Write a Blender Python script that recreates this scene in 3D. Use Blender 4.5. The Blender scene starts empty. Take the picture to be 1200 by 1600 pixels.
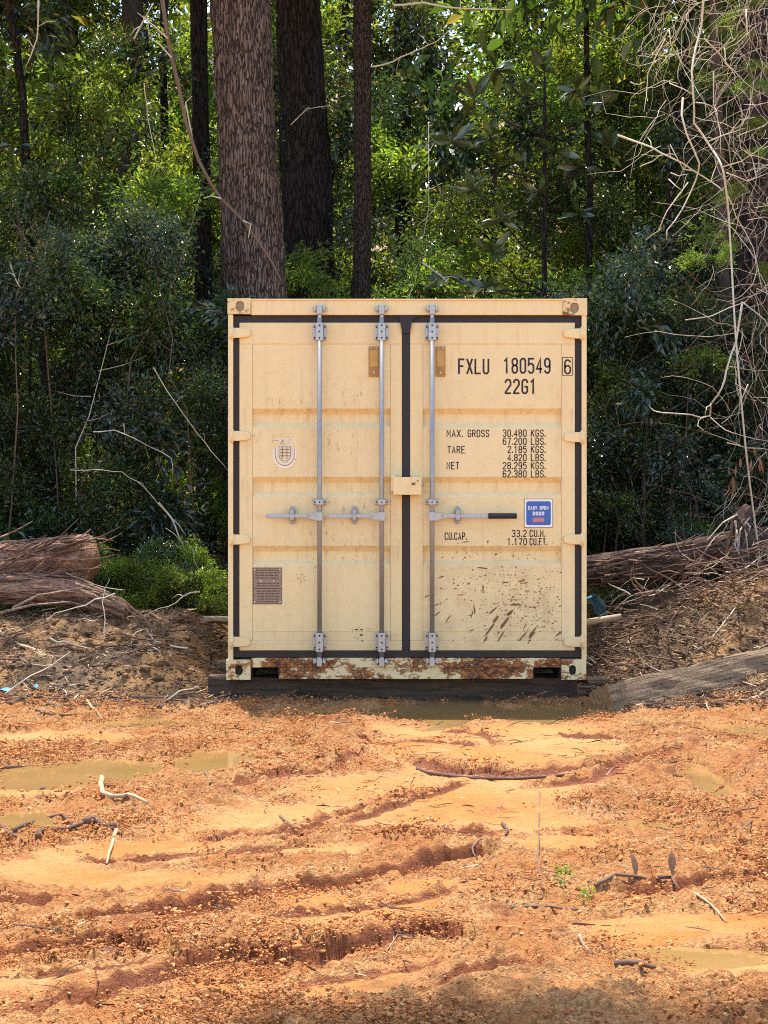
import bpy, bmesh, math, random
import numpy as np
import time
_t0 = time.time()
def _tick(n): print('TICK', n, round(time.time() - _t0, 1), flush=True)
from mathutils import Vector, Matrix, Euler

R = math.radians
random.seed(7)
rng = np.random.default_rng(7)
SC = bpy.context.scene
COL = SC.collection

# ------------------------------------------------------------------ camera, light, exposure
FPX = 2760.0            # focal length in pixels of the 1200x1600 photograph
CAMD, CAMZ = 12.0, 1.5
cam = bpy.data.cameras.new('camera')
cam.sensor_fit = 'VERTICAL'; cam.sensor_height = 24.0; cam.lens = FPX / 1600 * 24.0
cam.shift_y = -45 / 1600
cam.clip_start = 0.1; cam.clip_end = 1500
camo = bpy.data.objects.new('camera', cam); COL.objects.link(camo)
camo.location = (0, -CAMD, CAMZ); camo.rotation_euler = (R(90), 0, 0)
SC.camera = camo

SUN_EL, SUN_AZ = R(71), R(-166)      # azimuth measured from straight behind the camera: high sun from beyond the container
to_sun = Vector((math.sin(SUN_AZ) * math.cos(SUN_EL), -math.cos(SUN_AZ) * math.cos(SUN_EL), math.sin(SUN_EL)))
world = bpy.data.worlds.new('World'); SC.world = world; world.use_nodes = True
wn = world.node_tree
bg = wn.nodes['Background']
sky = wn.nodes.new('ShaderNodeTexSky'); sky.sky_type = 'NISHITA'; sky.sun_disc = False
sky.sun_elevation = SUN_EL
sky.sun_rotation = math.atan2(to_sun.x, to_sun.y)
wn.links.new(sky.outputs[0], bg.inputs[0]); bg.inputs[1].default_value = 0.15
sl = bpy.data.lights.new('sun', 'SUN'); sl.energy = 3.0; sl.angle = R(0.53); sl.color = (1.0, 0.94, 0.84)
so = bpy.data.objects.new('sun', sl); COL.objects.link(so)
so.location = to_sun * 60
so.rotation_euler = (-to_sun).to_track_quat('-Z', 'Y').to_euler()
vs = SC.view_settings
SC.display_settings.display_device = 'sRGB'
vs.view_transform = 'Standard'; vs.look = 'None'; vs.gamma = 1; vs.use_curve_mapping = False
vs.exposure = 1.6
SC.cycles.use_denoising = False      # keeps the fine leaf and clay grain
SC.cycles.pixel_filter_type = 'BLACKMAN_HARRIS'; SC.cycles.filter_width = 1.05
SC.cycles.max_bounces = 6; SC.cycles.diffuse_bounces = 3; SC.cycles.glossy_bounces = 2
SC.cycles.transmission_bounces = 4; SC.cycles.transparent_max_bounces = 4
SC.cycles.caustics_reflective = False; SC.cycles.caustics_refractive = False

# ------------------------------------------------------------------ pixel helpers
def W(px, py, Y):
    s = FPX / (Y + CAMD)
    return Vector(((px - 600) / s, Y, CAMZ + (755 - py) / s))
def G(px, py):
    D = FPX * CAMZ / (py - 755)
    return ((px - 600) * D / FPX, D - CAMD)

# ------------------------------------------------------------------ numpy noise
def _h(ix, iy, seed):
    n = (ix.astype(np.int64) * 374761393 + iy.astype(np.int64) * 668265263 + seed * 1274126177) & 0xffffffff
    n = ((n ^ (n >> 13)) * 1274126177) & 0xffffffff
    return ((n ^ (n >> 16)) & 0xffff) / 65535.0
def vnoise(x, y, seed=0):
    x = np.asarray(x, float); y = np.asarray(y, float)
    ix = np.floor(x); iy = np.floor(y); fx = x - ix; fy = y - iy
    fx = fx * fx * fx * (fx * (fx * 6 - 15) + 10); fy = fy * fy * fy * (fy * (fy * 6 - 15) + 10)
    a = _h(ix, iy, seed); b = _h(ix + 1, iy, seed); c = _h(ix, iy + 1, seed); d = _h(ix + 1, iy + 1, seed)
    return (a + (b - a) * fx + (c - a) * fy + (a - b - c + d) * fx * fy) * 2 - 1
def fbm(x, y, o=4, seed=0, g=0.5):
    s = 0; a = 1.0; t = 0
    for i in range(o):
        s = s + a * vnoise(x * 2 ** i + 17.3 * i, y * 2 ** i - 9.1 * i, seed + i); t += a; a *= g
    return s / t
def ridged(x, y, o=3, seed=0):
    s = 0; a = 1.0; t = 0
    for i in range(o):
        s = s + a * (1 - np.abs(vnoise(x * 2 ** i + 5.3 * i, y * 2 ** i + 3.7 * i, seed + i)) * 1.6); t += a; a *= 0.5
    return s / t
def worley(x, y, seed=0):
    ix = np.floor(x); iy = np.floor(y); best = np.full(x.shape, 9.0)
    for dx in (-1, 0, 1):
        for dy in (-1, 0, 1):
            cx = ix + dx; cy = iy + dy
            px = cx + _h(cx, cy, seed); py = cy + _h(cx, cy, seed + 77)
            best = np.minimum(best, (px - x) ** 2 + (py - y) ** 2)
    return np.sqrt(best)
def sstep(a, b, x):
    t = np.clip((x - a) / (b - a), 0, 1); return t * t * (3 - 2 * t)

# ------------------------------------------------------------------ terrain
def wl(pts): return [G(*p) for p in pts]
RUTS = [  # (pixels along the rut, groove depth, bank height, groove width)
    ([(150,1458),(200,1447),(260,1440),(330,1425),(420,1405),(520,1395),(600,1380),(680,1362),(745,1350)], .085, .050, .045),
    ([(330,1321),(420,1319),(520,1308),(600,1308),(680,1312),(760,1318)], .045, .014, .040),
    ([(170,1572),(240,1545),(300,1523),(380,1512),(450,1518),(520,1505),(600,1487),(665,1476),(710,1480)], .065, .055, .050),
    ([(-60,1522),(0,1512),(80,1505),(190,1490),(235,1505)], .055, .045, .050),
    ([(650,1200),(700,1213),(800,1218),(905,1214)], .050, .020, .050),
    ([(990,1408),(1050,1398),(1120,1388),(1210,1372)], .055, .045, .050),
    ([(-40,1430),(40,1426),(110,1424)], .040, .035, .045),
    ([(-30,1606),(60,1590),(150,1582)], .02, .015, .050),
    ([(690,1560),(760,1545),(840,1530)], .03, .025, .04),
    ([(440,1335),(560,1292),(640,1264),(720,1240)], .018, .010, .022),
    ([(470,1312),(560,1280),(650,1250)], .016, .008, .018),
    ([(150,1357),(260,1351),(380,1345),(470,1340)], .022, .012, .022),
    ([(560,1172),(640,1166),(740,1172)], .016, .010, .02),
    ([(700,1150),(760,1158),(770,1172)], .020, .020, .025),
    ([(60,1545),(160,1537),(260,1520)], .016, .008, .02),
    ([(430,1452),(540,1440),(640,1424),(700,1410)], .016, .010, .02),
    ([(470,1560),(580,1545),(680,1535)], .018, .010, .02),
    ([(880,1160),(960,1166),(1010,1160)], .016, .010, .02),
    ([(320,1250),(420,1235),(520,1215),(560,1190)], .020, .020, .05),
    ([(870,1240),(930,1235),(980,1200),(1040,1190)], .020, .030, .06),
]
RUTS = [(wl(p), a, b, w) for p, a, b, w in RUTS]
RIDGES = [  # crumbly pushed-up berms (pixels, height, half width m)
    ([(560,1110),(540,1140),(520,1180),(450,1215),(380,1240),(330,1275),(260,1300)], .085, .16),
    ([(1010,1140),(1050,1165),(1080,1190),(1040,1230),(960,1260),(920,1285)], .08, .16),
    ([(620,1138),(700,1134),(790,1140)], .03, .09),
    ([(1150,1200),(1190,1240),(1220,1300)], .07, .14),
    ([(0,1490),(120,1478),(230,1478)], .03, .10),
    ([(760,1420),(800,1460),(850,1500),(880,1540)], .035, .16),
    ([(640,1490),(700,1520),(740,1560)], .04, .12),
    ([(850,1400),(950,1410),(1060,1420),(1200,1410)], .035, .16),
    ([(0,1420),(90,1452),(160,1460)], .03, .12),
    ([(180,1200),(230,1180),(300,1160),(420,1140)], .04, .10),
]
RIDGES = [(wl(p), a, w) for p, a, w in RIDGES]
def blob(l):
    o = []
    for px, py, rx, ry in l:
        x, y = G(px, py); D = y + CAMD
        o.append((x, y, rx * D / FPX, ry * D * D / (FPX * CAMZ)))
    return o
SMOOTH = blob([(740,1180,230,34),(700,1245,280,34),(560,1285,280,28),(280,1345,260,22),(160,1385,180,16),(560,1458,190,30),(300,1480,80,18),
               (100,1548,170,24),(740,1295,160,22),(1070,1462,170,20),(690,1400,90,16),(520,1560,140,14),(640,1535,90,12),(900,1180,110,24),(650,1150,120,14),(820,1150,150,16),(960,1225,60,20),(850,1290,130,20),(420,1300,140,20),(60,1370,120,18),(640,1430,120,16),(760,1215,150,26),(600,1235,120,22),(480,1420,90,12),(330,1560,120,12),(880,1560,100,10),(60,1460,60,8),(1150,1530,120,12),(300,1310,80,14),(240,1420,60,8),(950,1480,120,14),(1120,1340,90,10),
               (120,1160,150,10),(60,1245,110,12),(1100,1180,60,12),(900,1330,100,14),(360,1395,100,14),(480,1345,120,12)])
POOLS = blob([(110,1212,135,21),(340,1196,62,18),(240,1137,105,8),(30,1288,75,17),(740,1118,250,17),(1104,1226,38,30),
              (1095,1503,135,13),(466,1180,26,12),(1120,1146,110,11),(1010,1296,60,9)])
WATER_Z = 0.013
def seg_dist(x, y, pts):
    best = np.full(x.shape, 1e9); sd = np.zeros(x.shape)
    for (x0, y0), (x1, y1) in zip(pts[:-1], pts[1:]):
        dx, dy = x1 - x0, y1 - y0; L2 = dx * dx + dy * dy
        t = np.clip(((x - x0) * dx + (y - y0) * dy) / L2, 0, 1)
        ex = x - (x0 + t * dx); ey = y - (y0 + t * dy); d = np.hypot(ex, ey)
        s = np.sign(dx * ey - dy * ex) if dx > 0 else -np.sign(dx * ey - dy * ex)
        m = d < best; best = np.where(m, d, best); sd = np.where(m, d * s, sd)
    return best, sd
def blobmask(x, y, bl, soft=.35, wob=.35, seed=3):
    m = np.zeros(x.shape)
    n = fbm(x * 2.2, y * 2.2, 3, seed) * wob
    for cx, cy, rx, ry in bl:
        d = np.hypot((x - cx) / rx, (y - cy) / ry) + n
        m = np.maximum(m, 1 - sstep(1 - soft, 1 + soft * .4, d))
    return m
def terrain(x, y, masks=False):
    x = np.asarray(x, float); y = np.asarray(y, float)
    # large forms: spoil banks either side behind, forest floor, far rise
    wob = fbm(x * .9, y * .9, 3, 21)
    left = sstep(-1.02, -1.6, x); right = sstep(1.42, 2.2, x)
    y2 = y + wob * .35
    bl = left * (.24 * sstep(.12, .75, y2) + .22 * np.exp(-((y2 - 1.9) / .9) ** 2) - .06 * np.exp(-((y2 - .95) / .3) ** 2))
    slope_r = sstep(1.5, 3.4, x)
    br = right * (.10 * sstep(.0, .8, y2) + .22 * np.exp(-((y2 - 2.2) / 1.0) ** 2)) + slope_r * .62 * sstep(.15, 1.5, y2) * (1 - .35 * sstep(1.4, 3, y2))
    back = sstep(2.5, 6, y) * .25 + np.maximum(y - 8, 0) * .03 + np.maximum(y - 24, 0) * .22 * sstep(24, 34, y)
    back = np.where(y > 90, back, back)
    under = sstep(-1.15, -1.0, x) * sstep(1.50, 1.40, x) * sstep(6.3, 6.0, y)
    z = bl + br + back * (1 - under)
    front = sstep(.35, -.1, y)                       # mud yard
    near = front * sstep(-14, -9, y) * sstep(9, 6, np.abs(x))
    sm = blobmask(x, y, SMOOTH)
    mud = .032 + .016 * fbm(x * .8, y * .8, 3, 5) + .018 * fbm(x * 3, y * 3, 3, 6)
    cr = np.clip(1 - sm * .92, 0, 1)
    wet_shade = np.zeros(x.shape)
    ywob = y + .03 * vnoise(x * 6, y * 6, 31) + .009 * vnoise(x * 15, y * 15, 33) + .003 * vnoise(x * 35, y * 35, 34)
    for pts, a, b, w in RUTS:
        near_ = (y > min(p[1] for p in pts) - .6) & (y < max(p[1] for p in pts) + .6)
        d = np.full(x.shape, 9.0); s = np.full(x.shape, 9.0); d_, s_ = seg_dist(x[near_], ywob[near_], pts); d[near_] = d_; s[near_] = s_
        act = d < .5
        k = np.clip(.85 + .35 * fbm(x * 1.6, y * 2.5, 3, 40), .4, 1.1) * (1 - sstep(.22, .42, d))
        endf = np.exp(-np.maximum(d - np.abs(s), 0) / .05)
        trough = np.where(s < 0, np.clip(1 + s / (w * 4.5), 0, 1) ** 1.6, np.clip(1 - s / (w * .35), 0, 1)) * endf
        mud = mud - a * .60 * k * trough
        bank = np.where(s > 0, sstep(-w * .1, w * .9, s) * np.exp(-(np.maximum(s - w * .8, 0) / (w * 2.6)) ** 1.5), 0) * endf
        mud = mud + b * .62 * k * bank
        cr = np.maximum(cr, np.clip(bank * 1.3 * k, 0, 1))
        wet_shade = np.maximum(wet_shade, np.exp(-((s - w * .05) / (w * .8)) ** 2) * endf * np.clip(k * 1.1, 0, 1))  # marks rut faces for moist red clay and their painted shade
    for pts, a, w in RIDGES:
        d, s = seg_dist(x, y, pts)
        k = np.exp(-(d / w) ** 2) * (.7 + .7 * fbm(x * 3, y * 3, 2, 44))
        mud = mud + a * k; cr = np.maximum(cr, np.clip(k * 1.6, 0, 1)); wet_shade = np.maximum(wet_shade, .45 * np.clip(k, 0, 1))
    cl1 = .5 - worley(x * 9, y * 11, 3); cl2 = .5 - worley(x * 22, y * 24, 4); cl3 = fbm(x * 45, y * 45, 2, 9)
    rg = ridged(x * 5, y * 7, 3, 12)
    crs = cr * (1 - .75 * np.clip(wet_shade, 0, 1))
    mud = mud + crs * (.036 * cl1 + .032 * cl2 + .014 * cl3 + .028 * (rg - .4) + .024 * fbm(x * 17, y * 17, 3, 91) + .012 * ridged(x * 38, y * 38, 2, 92))
    # tyre drag lines on the pressed clay
    d, s = seg_dist(x, y, wl([(250,1420),(420,1330),(560,1280),(720,1240),(900,1215)]))
    strip = np.exp(-(d / .45) ** 2)
    lines = np.sin(s * 95 + 2 * vnoise(x * 3, y * 3, 8)) * .5 + np.sin(s * 41 + 1.3) * .5
    mud = mud + (1 - cr) * (.0070 * lines * strip * (.4 + .6 * np.abs(vnoise(x * 2, y * 2, 18))) + .007 * fbm(x * 9, y * 16, 4, 15) + .004 * cl3 + .006 * np.clip(ridged(x * 6, y * 13, 2, 16) - .75, 0, 1))
    pool = blobmask(x, y, POOLS, .45, .55, 13)
    pnear = blobmask(x, y, [(a_, b_, c_ * 1.5, d_ * 1.7) for a_, b_, c_, d_ in POOLS], .4, .3, 13)
    mud = mud * (1 - .45 * pnear)
    mud = np.maximum(mud, .004) * (1 - pool) + pool * (-.05 + .03 * fbm(x * 5, y * 5, 3, 19)) - np.where(pool > .02, 0, 0)
    z = z + np.where(near > 0, mud * near, 0)
    lit = np.clip(sstep(-.45, .15, y + .25 * fbm(x * 1.5, y * 1.5, 3, 61)) , 0, 1)
    z = z + lit * (1 - pool) * (.06 * fbm(x * 3.3, y * 3.3, 4, 71) + .030 * (.5 - worley(x * 7, y * 7, 72)) + .012 * fbm(x * 22, y * 22, 2, 73)) * (1 - under * .9)
    if masks: return z, cr * near, wet_shade * near, lit, pool * near, under
    return z
def TH(x, y): return float(terrain(np.array([x]), np.array([y]))[0])

# ------------------------------------------------------------------ materials
def mat(name):
    m = bpy.data.materials.new(name); m.use_nodes = True
    nt = m.node_tree; b = nt.nodes['Principled BSDF']
    return m, nt, b
def node(nt, t, **k):
    n = nt.nodes.new(t)
    for a, v in k.items():
        if a in ('Scale', 'Detail', 'Roughness', 'Distortion', 'Lacunarity', 'Strength', 'Distance', 'Randomness'):
            n.inputs[a].default_value = v
        else: setattr(n, a, v)
    return n
def ramp(nt, src, stops, interp='LINEAR'):
    r = nt.nodes.new('ShaderNodeValToRGB'); r.color_ramp.interpolation = interp
    el = r.color_ramp.elements
    while len(el) < len(stops): el.new(.5)
    for e, (p, c) in zip(el, stops):
        e.position = p; e.color = c if len(c) == 4 else (*c, 1)
    nt.links.new(src, r.inputs[0]); return r.outputs[0]
def mixc(nt, fac, a, b, mode='MIX'):
    m = nt.nodes.new('ShaderNodeMix'); m.data_type = 'RGBA'; m.blend_type = mode
    for sock, v in ((m.inputs[0], fac), (m.inputs[6], a), (m.inputs[7], b)):
        if isinstance(v, (int, float)): sock.default_value = v
        elif isinstance(v, tuple): sock.default_value = (*v, 1) if len(v) == 3 else v
        else: nt.links.new(v, sock)
    return m.outputs[2]
def mth(nt, op, a, b=0.0, clamp=False):
    m = nt.nodes.new('ShaderNodeMath'); m.operation = op; m.use_clamp = clamp
    for s, v in ((m.inputs[0], a), (m.inputs[1], b)):
        if isinstance(v, (int, float)): s.default_value = v
        else: nt.links.new(v, s)
    return m.outputs[0]
def coords(nt, which='Object', scale=None):
    t = nt.nodes.new('ShaderNodeTexCoord'); o = t.outputs[which]
    if scale:
        mp = nt.nodes.new('ShaderNodeMapping'); mp.inputs['Scale'].default_value = scale
        nt.links.new(o, mp.inputs[0]); return mp.outputs[0]
    return o
def noise(nt, vec, scale, detail=4, rough=.55, dist=0.0):
    n = node(nt, 'ShaderNodeTexNoise', Scale=scale, Detail=detail, Roughness=rough, Distortion=dist)
    nt.links.new(vec, n.inputs['Vector']); return n.outputs[0]
def bump(nt, b, h, strength=.5, dist=.01):
    n = node(nt, 'ShaderNodeBump', Strength=strength, Distance=dist)
    nt.links.new(h, n.inputs['Height']); nt.links.new(n.outputs[0], b.inputs['Normal'])
def simple(name, col, rough=.6, metal=0.0, var=.25, scale=20, bmp=.2, bd=.003, spec=.5):
    m, nt, b = mat(name)
    v = coords(nt); n = noise(nt, v, scale, 5)
    c = mixc(nt, n, tuple(x * (1 - var) for x in col), tuple(min(1, x * (1 + var)) for x in col))
    nt.links.new(c, b.inputs['Base Color']); b.inputs['Roughness'].default_value = rough
    b.inputs['Metallic'].default_value = metal; b.inputs['Specular IOR Level'].default_value = spec
    if bmp: bump(nt, b, n, bmp, bd)
    return m

def ground_material():
    m, nt, b = mat('red_clay_and_litter'); v = coords(nt)
    a = nt.nodes.new('ShaderNodeAttribute'); a.attribute_name = 'mask'
    sp = nt.nodes.new('ShaderNodeSeparateColor'); nt.links.new(a.outputs['Color'], sp.inputs[0])
    crumb, wet_shade, lit = sp.outputs[0], sp.outputs[1], sp.outputs[2]
    a2 = nt.nodes.new('ShaderNodeAttribute'); a2.attribute_name = 'mask2'
    sp2 = nt.nodes.new('ShaderNodeSeparateColor'); nt.links.new(a2.outputs['Color'], sp2.inputs[0])
    pool = sp2.outputs[0]
    n1 = noise(nt, v, 1.3, 4); n2 = noise(nt, v, 9, 6, .65); n3 = noise(nt, v, 60, 4, .7); n4 = noise(nt, v, 4, 5, .6)
    n5 = noise(nt, v, 160, 3, .7)
    orange = mixc(nt, ramp(nt, n2, [(.3, (0,0,0)), (.7, (1,1,1))]), (.50, .162, .018), (.64, .258, .046))
    orange = mixc(nt, ramp(nt, n1, [(.4, (0,0,0)), (.65, (1,1,1))]), orange, (.64, .31, .095))
    tan = mixc(nt, ramp(nt, n3, [(.35, (0,0,0)), (.62, (1,1,1))]), (.32, .092, .018), (.70, .38, .13))
    tan = mixc(nt, ramp(nt, n4, [(.42, (0,0,0)), (.6, (.8,.8,.8))]), tan, (.52, .185, .042))
    spk = ramp(nt, noise(nt, coords(nt, 'Object', (1, 1.6, 1)), 26, 5, .75), [(.56, (0,0,0)), (.66, (1,1,1))]); orange = mixc(nt, mth(nt, 'MULTIPLY', spk, .55), orange, (.27, .085, .018))
    orange = mixc(nt, mth(nt, 'MULTIPLY', ramp(nt, n3, [(.55, (0,0,0)), (.75, (1,1,1))]), .4), orange, (.60, .36, .15))
    cf = mth(nt, 'ADD', crumb, mth(nt, 'MULTIPLY', mth(nt, 'SUBTRACT', n2, .5), .9), True)
    cf = ramp(nt, cf, [(.25, (0,0,0)), (.6, (1,1,1))])
    c = mixc(nt, cf, orange, tan)
    red = mixc(nt, n3, (.20, .042, .008), (.38, .115, .022))  # moist clay red, dark enough to carry scarp shade in the colour
    wf = ramp(nt, mth(nt, 'ADD', wet_shade, mth(nt, 'MULTIPLY', mth(nt, 'SUBTRACT', n2, .5), 1.1), True), [(.34, (0,0,0)), (.60, (1,1,1))])
    c = mixc(nt, wf, c, red)
    c = mixc(nt, mth(nt, 'MULTIPLY', ramp(nt, n5, [(.30, (1,1,1)), (.42, (0,0,0))]), .55), c, (.22, .07, .02))
    litc = mixc(nt, ramp(nt, n3, [(.38, (0,0,0)), (.65, (1,1,1))]), (.075, .042, .022), (.30, .19, .10))
    litc = mixc(nt, ramp(nt, n1, [(.42, (0,0,0)), (.58, (1,1,1))]), litc, mixc(nt, n3, (.22, .10, .03), (.52, .28, .10)))
    lf = ramp(nt, mth(nt, 'ADD', lit, mth(nt, 'MULTIPLY', mth(nt, 'SUBTRACT', n2, .5), .7), True), [(.35, (0,0,0)), (.65, (1,1,1))])
    c = mixc(nt, lf, c, litc)
    c = mixc(nt, mth(nt, 'MULTIPLY', pool, .6, True), c, (.30, .15, .05))
    nt.links.new(c, b.inputs['Base Color'])
    rr = mth(nt, 'ADD', .46, mth(nt, 'MULTIPLY', mth(nt, 'MAXIMUM', crumb, lit), .40)); nt.links.new(rr, b.inputs['Roughness'])
    b.inputs['Specular IOR Level'].default_value = .45
    n6 = noise(nt, v, 32, 5, .75)
    hsum = mth(nt, 'ADD', mth(nt, 'MULTIPLY', n3, .6), mth(nt, 'ADD', mth(nt, 'MULTIPLY', n5, .35), mth(nt, 'MULTIPLY', n6, mth(nt, 'ADD', .5, crumb))))
    bump(nt, b, hsum, 1.0, .028)
    return m
M = {}
M['ground'] = ground_material()

def paint_material(name, rusty=0.0, stains=True):
    m, nt, b = mat(name); v = coords(nt)
    n1 = noise(nt, v, 1.6, 4); n2 = noise(nt, v, 14, 6, .65); n3 = noise(nt, v, 70, 4, .7)
    base = mixc(nt, n1, (.82, .635, .295), (.87, .71, .385))
    base = mixc(nt, mth(nt, 'MULTIPLY', ramp(nt, n2, [(.5, (0,0,0)), (.8, (1,1,1))]), .35), base, (.66, .42, .17))
    # vertical run marks
    vv = coords(nt, 'Object', (14, 14, .9)); n6 = noise(nt, vv, 1.6, 5, .6)
    base = mixc(nt, mth(nt, 'MULTIPLY', ramp(nt, n6, [(.52, (0,0,0)), (.75, (1,1,1))]), .30), base, (.62, .40, .18))
    if stains:   # brown scuffs clustered on the upper left door (object coordinates are relative to the container base)
        t = coords(nt); sx = nt.nodes.new('ShaderNodeSeparateXYZ'); nt.links.new(t, sx.inputs[0])
        def patch(cx, cz, rx, rz):
            dx = mth(nt, 'DIVIDE', mth(nt, 'SUBTRACT', sx.outputs[0], cx), rx); dz = mth(nt, 'DIVIDE', mth(nt, 'SUBTRACT', sx.outputs[2], cz), rz)
            d = mth(nt, 'ADD', mth(nt, 'MULTIPLY', dx, dx), mth(nt, 'MULTIPLY', dz, dz))
            return mth(nt, 'SUBTRACT', 1.0, d, True)
        ps = None
        for a in ((-.80, 1.88, .32, .16), (-.42, 1.90, .28, .20), (-.48, 1.60, .26, .16), (-.92, 1.62, .2, .1), (-.4, 1.05, .5, .35)):
            p = patch(*a); ps = p if ps is None else mth(nt, 'MAXIMUM', ps, p)
        vs2 = coords(nt, 'Object', (22, 22, 9)); n7 = noise(nt, vs2, 1.5, 6, .75)
        st = mth(nt, 'MULTIPLY', ramp(nt, n7, [(.55, (0,0,0)), (.68, (1,1,1))]), ps, True)
        base = mixc(nt, mth(nt, 'MULTIPLY', st, .8), base, (.38, .19, .06))
    if stains:
        # rust weeping from the pressed ribs and hinges, and a dusty brown film thrown up over the lower right
        rz = None
        for zc_ in (1.843, 1.378, .909, .07):
            q = mth(nt, 'DIVIDE', mth(nt, 'SUBTRACT', zc_, sx.outputs[2]), .16); q = mth(nt, 'MULTIPLY', mth(nt, 'GREATER_THAN', q, 0.0), mth(nt, 'SUBTRACT', 1.0, q, True)); rz = q if rz is None else mth(nt, 'MAXIMUM', rz, q)
        vr_ = coords(nt, 'Object', (30, 30, 1.4)); n8 = noise(nt, vr_, 1.0, 5, .7)
        base = mixc(nt, mth(nt, 'MULTIPLY', mth(nt, 'MULTIPLY', rz, ramp(nt, n8, [(.50, (0,0,0)), (.68, (1,1,1))])), .55), base, (.50, .27, .09))
        dust = mth(nt, 'MULTIPLY', mth(nt, 'MULTIPLY', patch(.62, .35, .75, .75), ramp(nt, noise(nt, coords(nt), 7, 7, .75), [(.40, (0,0,0)), (.66, (1,1,1))])), .45)
        base = mixc(nt, dust, base, (.46, .30, .15))
        low = mth(nt, 'SUBTRACT', 1.0, mth(nt, 'DIVIDE', sx.outputs[2], .45), True)
        base = mixc(nt, mth(nt, 'MULTIPLY', mth(nt, 'MULTIPLY', low, noise(nt, coords(nt), 11, 6, .7)), .6), base, (.42, .27, .14))
    chips = ramp(nt, n3, [(.24, (1,1,1)), (.29, (0,0,0))])
    base = mixc(nt, mth(nt, 'MULTIPLY', chips, .6), base, (.30, .14, .05))
    if rusty:
        vr = coords(nt, 'Object', (1, 1, 1.6)); r1 = noise(nt, vr, 3.2, 3, .6, .4); r2 = noise(nt, vr, 22, 7, .75)
        f = mth(nt, 'ADD', r1, mth(nt, 'MULTIPLY', mth(nt, 'SUBTRACT', r2, .5), .9))
        rf = ramp(nt, f, [(.60 - rusty * .14, (0,0,0)), (.64 - rusty * .14, (1,1,1))])
        rc = ramp(nt, r2, [(.38, (.022, .010, .006)), (.48, (.12, .038, .011)), (.57, (.40, .14, .026)), (.69, (.58, .30, .08))])
        base = mixc(nt, rf, mixc(nt, .2, base, (.60, .48, .28)), rc)
        bump(nt, b, r2, .6, .006)
        b.inputs['Roughness'].default_value = .75
    else:
        bump(nt, b, n2, .12, .004); b.inputs['Roughness'].default_value = .48
    nt.links.new(base, b.inputs['Base Color'])
    return m
M['paint'] = paint_material('cream_container_paint')
M['sill'] = paint_material('rusted_sill_paint', 1.0, False)
M['cast'] = paint_material('weathered_casting_paint', .35, False)
M['gasket'] = simple('black_rubber_gasket', (.016, .010, .010), .55, bmp=.1)
M['galv'] = simple('galvanised_steel', (.42, .42, .41), .42, .75, .3, 45, .25, .002)
M['rod'] = simple('grey_lock_rod', (.34, .33, .32), .45, .5, .2, 30, .1)
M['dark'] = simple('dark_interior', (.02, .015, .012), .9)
M['grip'] = simple('black_grip', (.015, .014, .014), .4)
M['ink'] = simple('black_lettering', (.018, .012, .010), .6, var=.3, scale=90, bmp=0)
M['white'] = simple('white_decal', (.88, .87, .83), .5, var=.12, scale=60, bmp=0)
M['blue'] = simple('blue_decal', (.035, .12, .42), .4, var=.15, scale=40, bmp=0)
M['redd'] = simple('faded_red_decal', (.55, .20, .20), .5, bmp=0)
M['amber'] = simple('amber_plate', (.42, .20, .035), .45, var=.3, scale=25, bmp=.1)
M['plate'] = simple('tarnished_data_plate', (.30, .21, .14), .5, .2, .35, 60, .2, .002)
M['plate_ink'] = simple('plate_engraving', (.10, .065, .045), .6, bmp=0)
M['mudspot'] = simple('dried_mud', (.20, .105, .045), .9, var=.6, scale=60, bmp=.3)
def wood_mat(name, dark, light, axis=(60, 60, 4), rough=.85, bs=.6):
    m, nt, b = mat(name); v = coords(nt, 'Object', axis); n = noise(nt, v, 1.0, 6, .65); v2 = coords(nt); n2 = noise(nt, v2, 40, 4, .7)
    f = mth(nt, 'ADD', mth(nt, 'MULTIPLY', n, .65), mth(nt, 'MULTIPLY', n2, .35))
    c = mixc(nt, ramp(nt, f, [(.38, (0,0,0)), (.62, (1,1,1))]), dark, light)
    nt.links.new(c, b.inputs['Base Color']); b.inputs['Roughness'].default_value = rough
    bump(nt, b, f, bs, .02); return m
M['timber'] = wood_mat('weathered_grey_timber', (.075, .042, .020), (.36, .235, .125), (3, 70, 70), .9, 1.0)
M['timber_end'] = wood_mat('timber_end_grain', (.08, .035, .015), (.42, .22, .09), (6, 120, 12))
M['sleeper'] = wood_mat('dark_creosoted_timber', (.030, .018, .012), (.13, .075, .045), (3, 40, 40))
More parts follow.
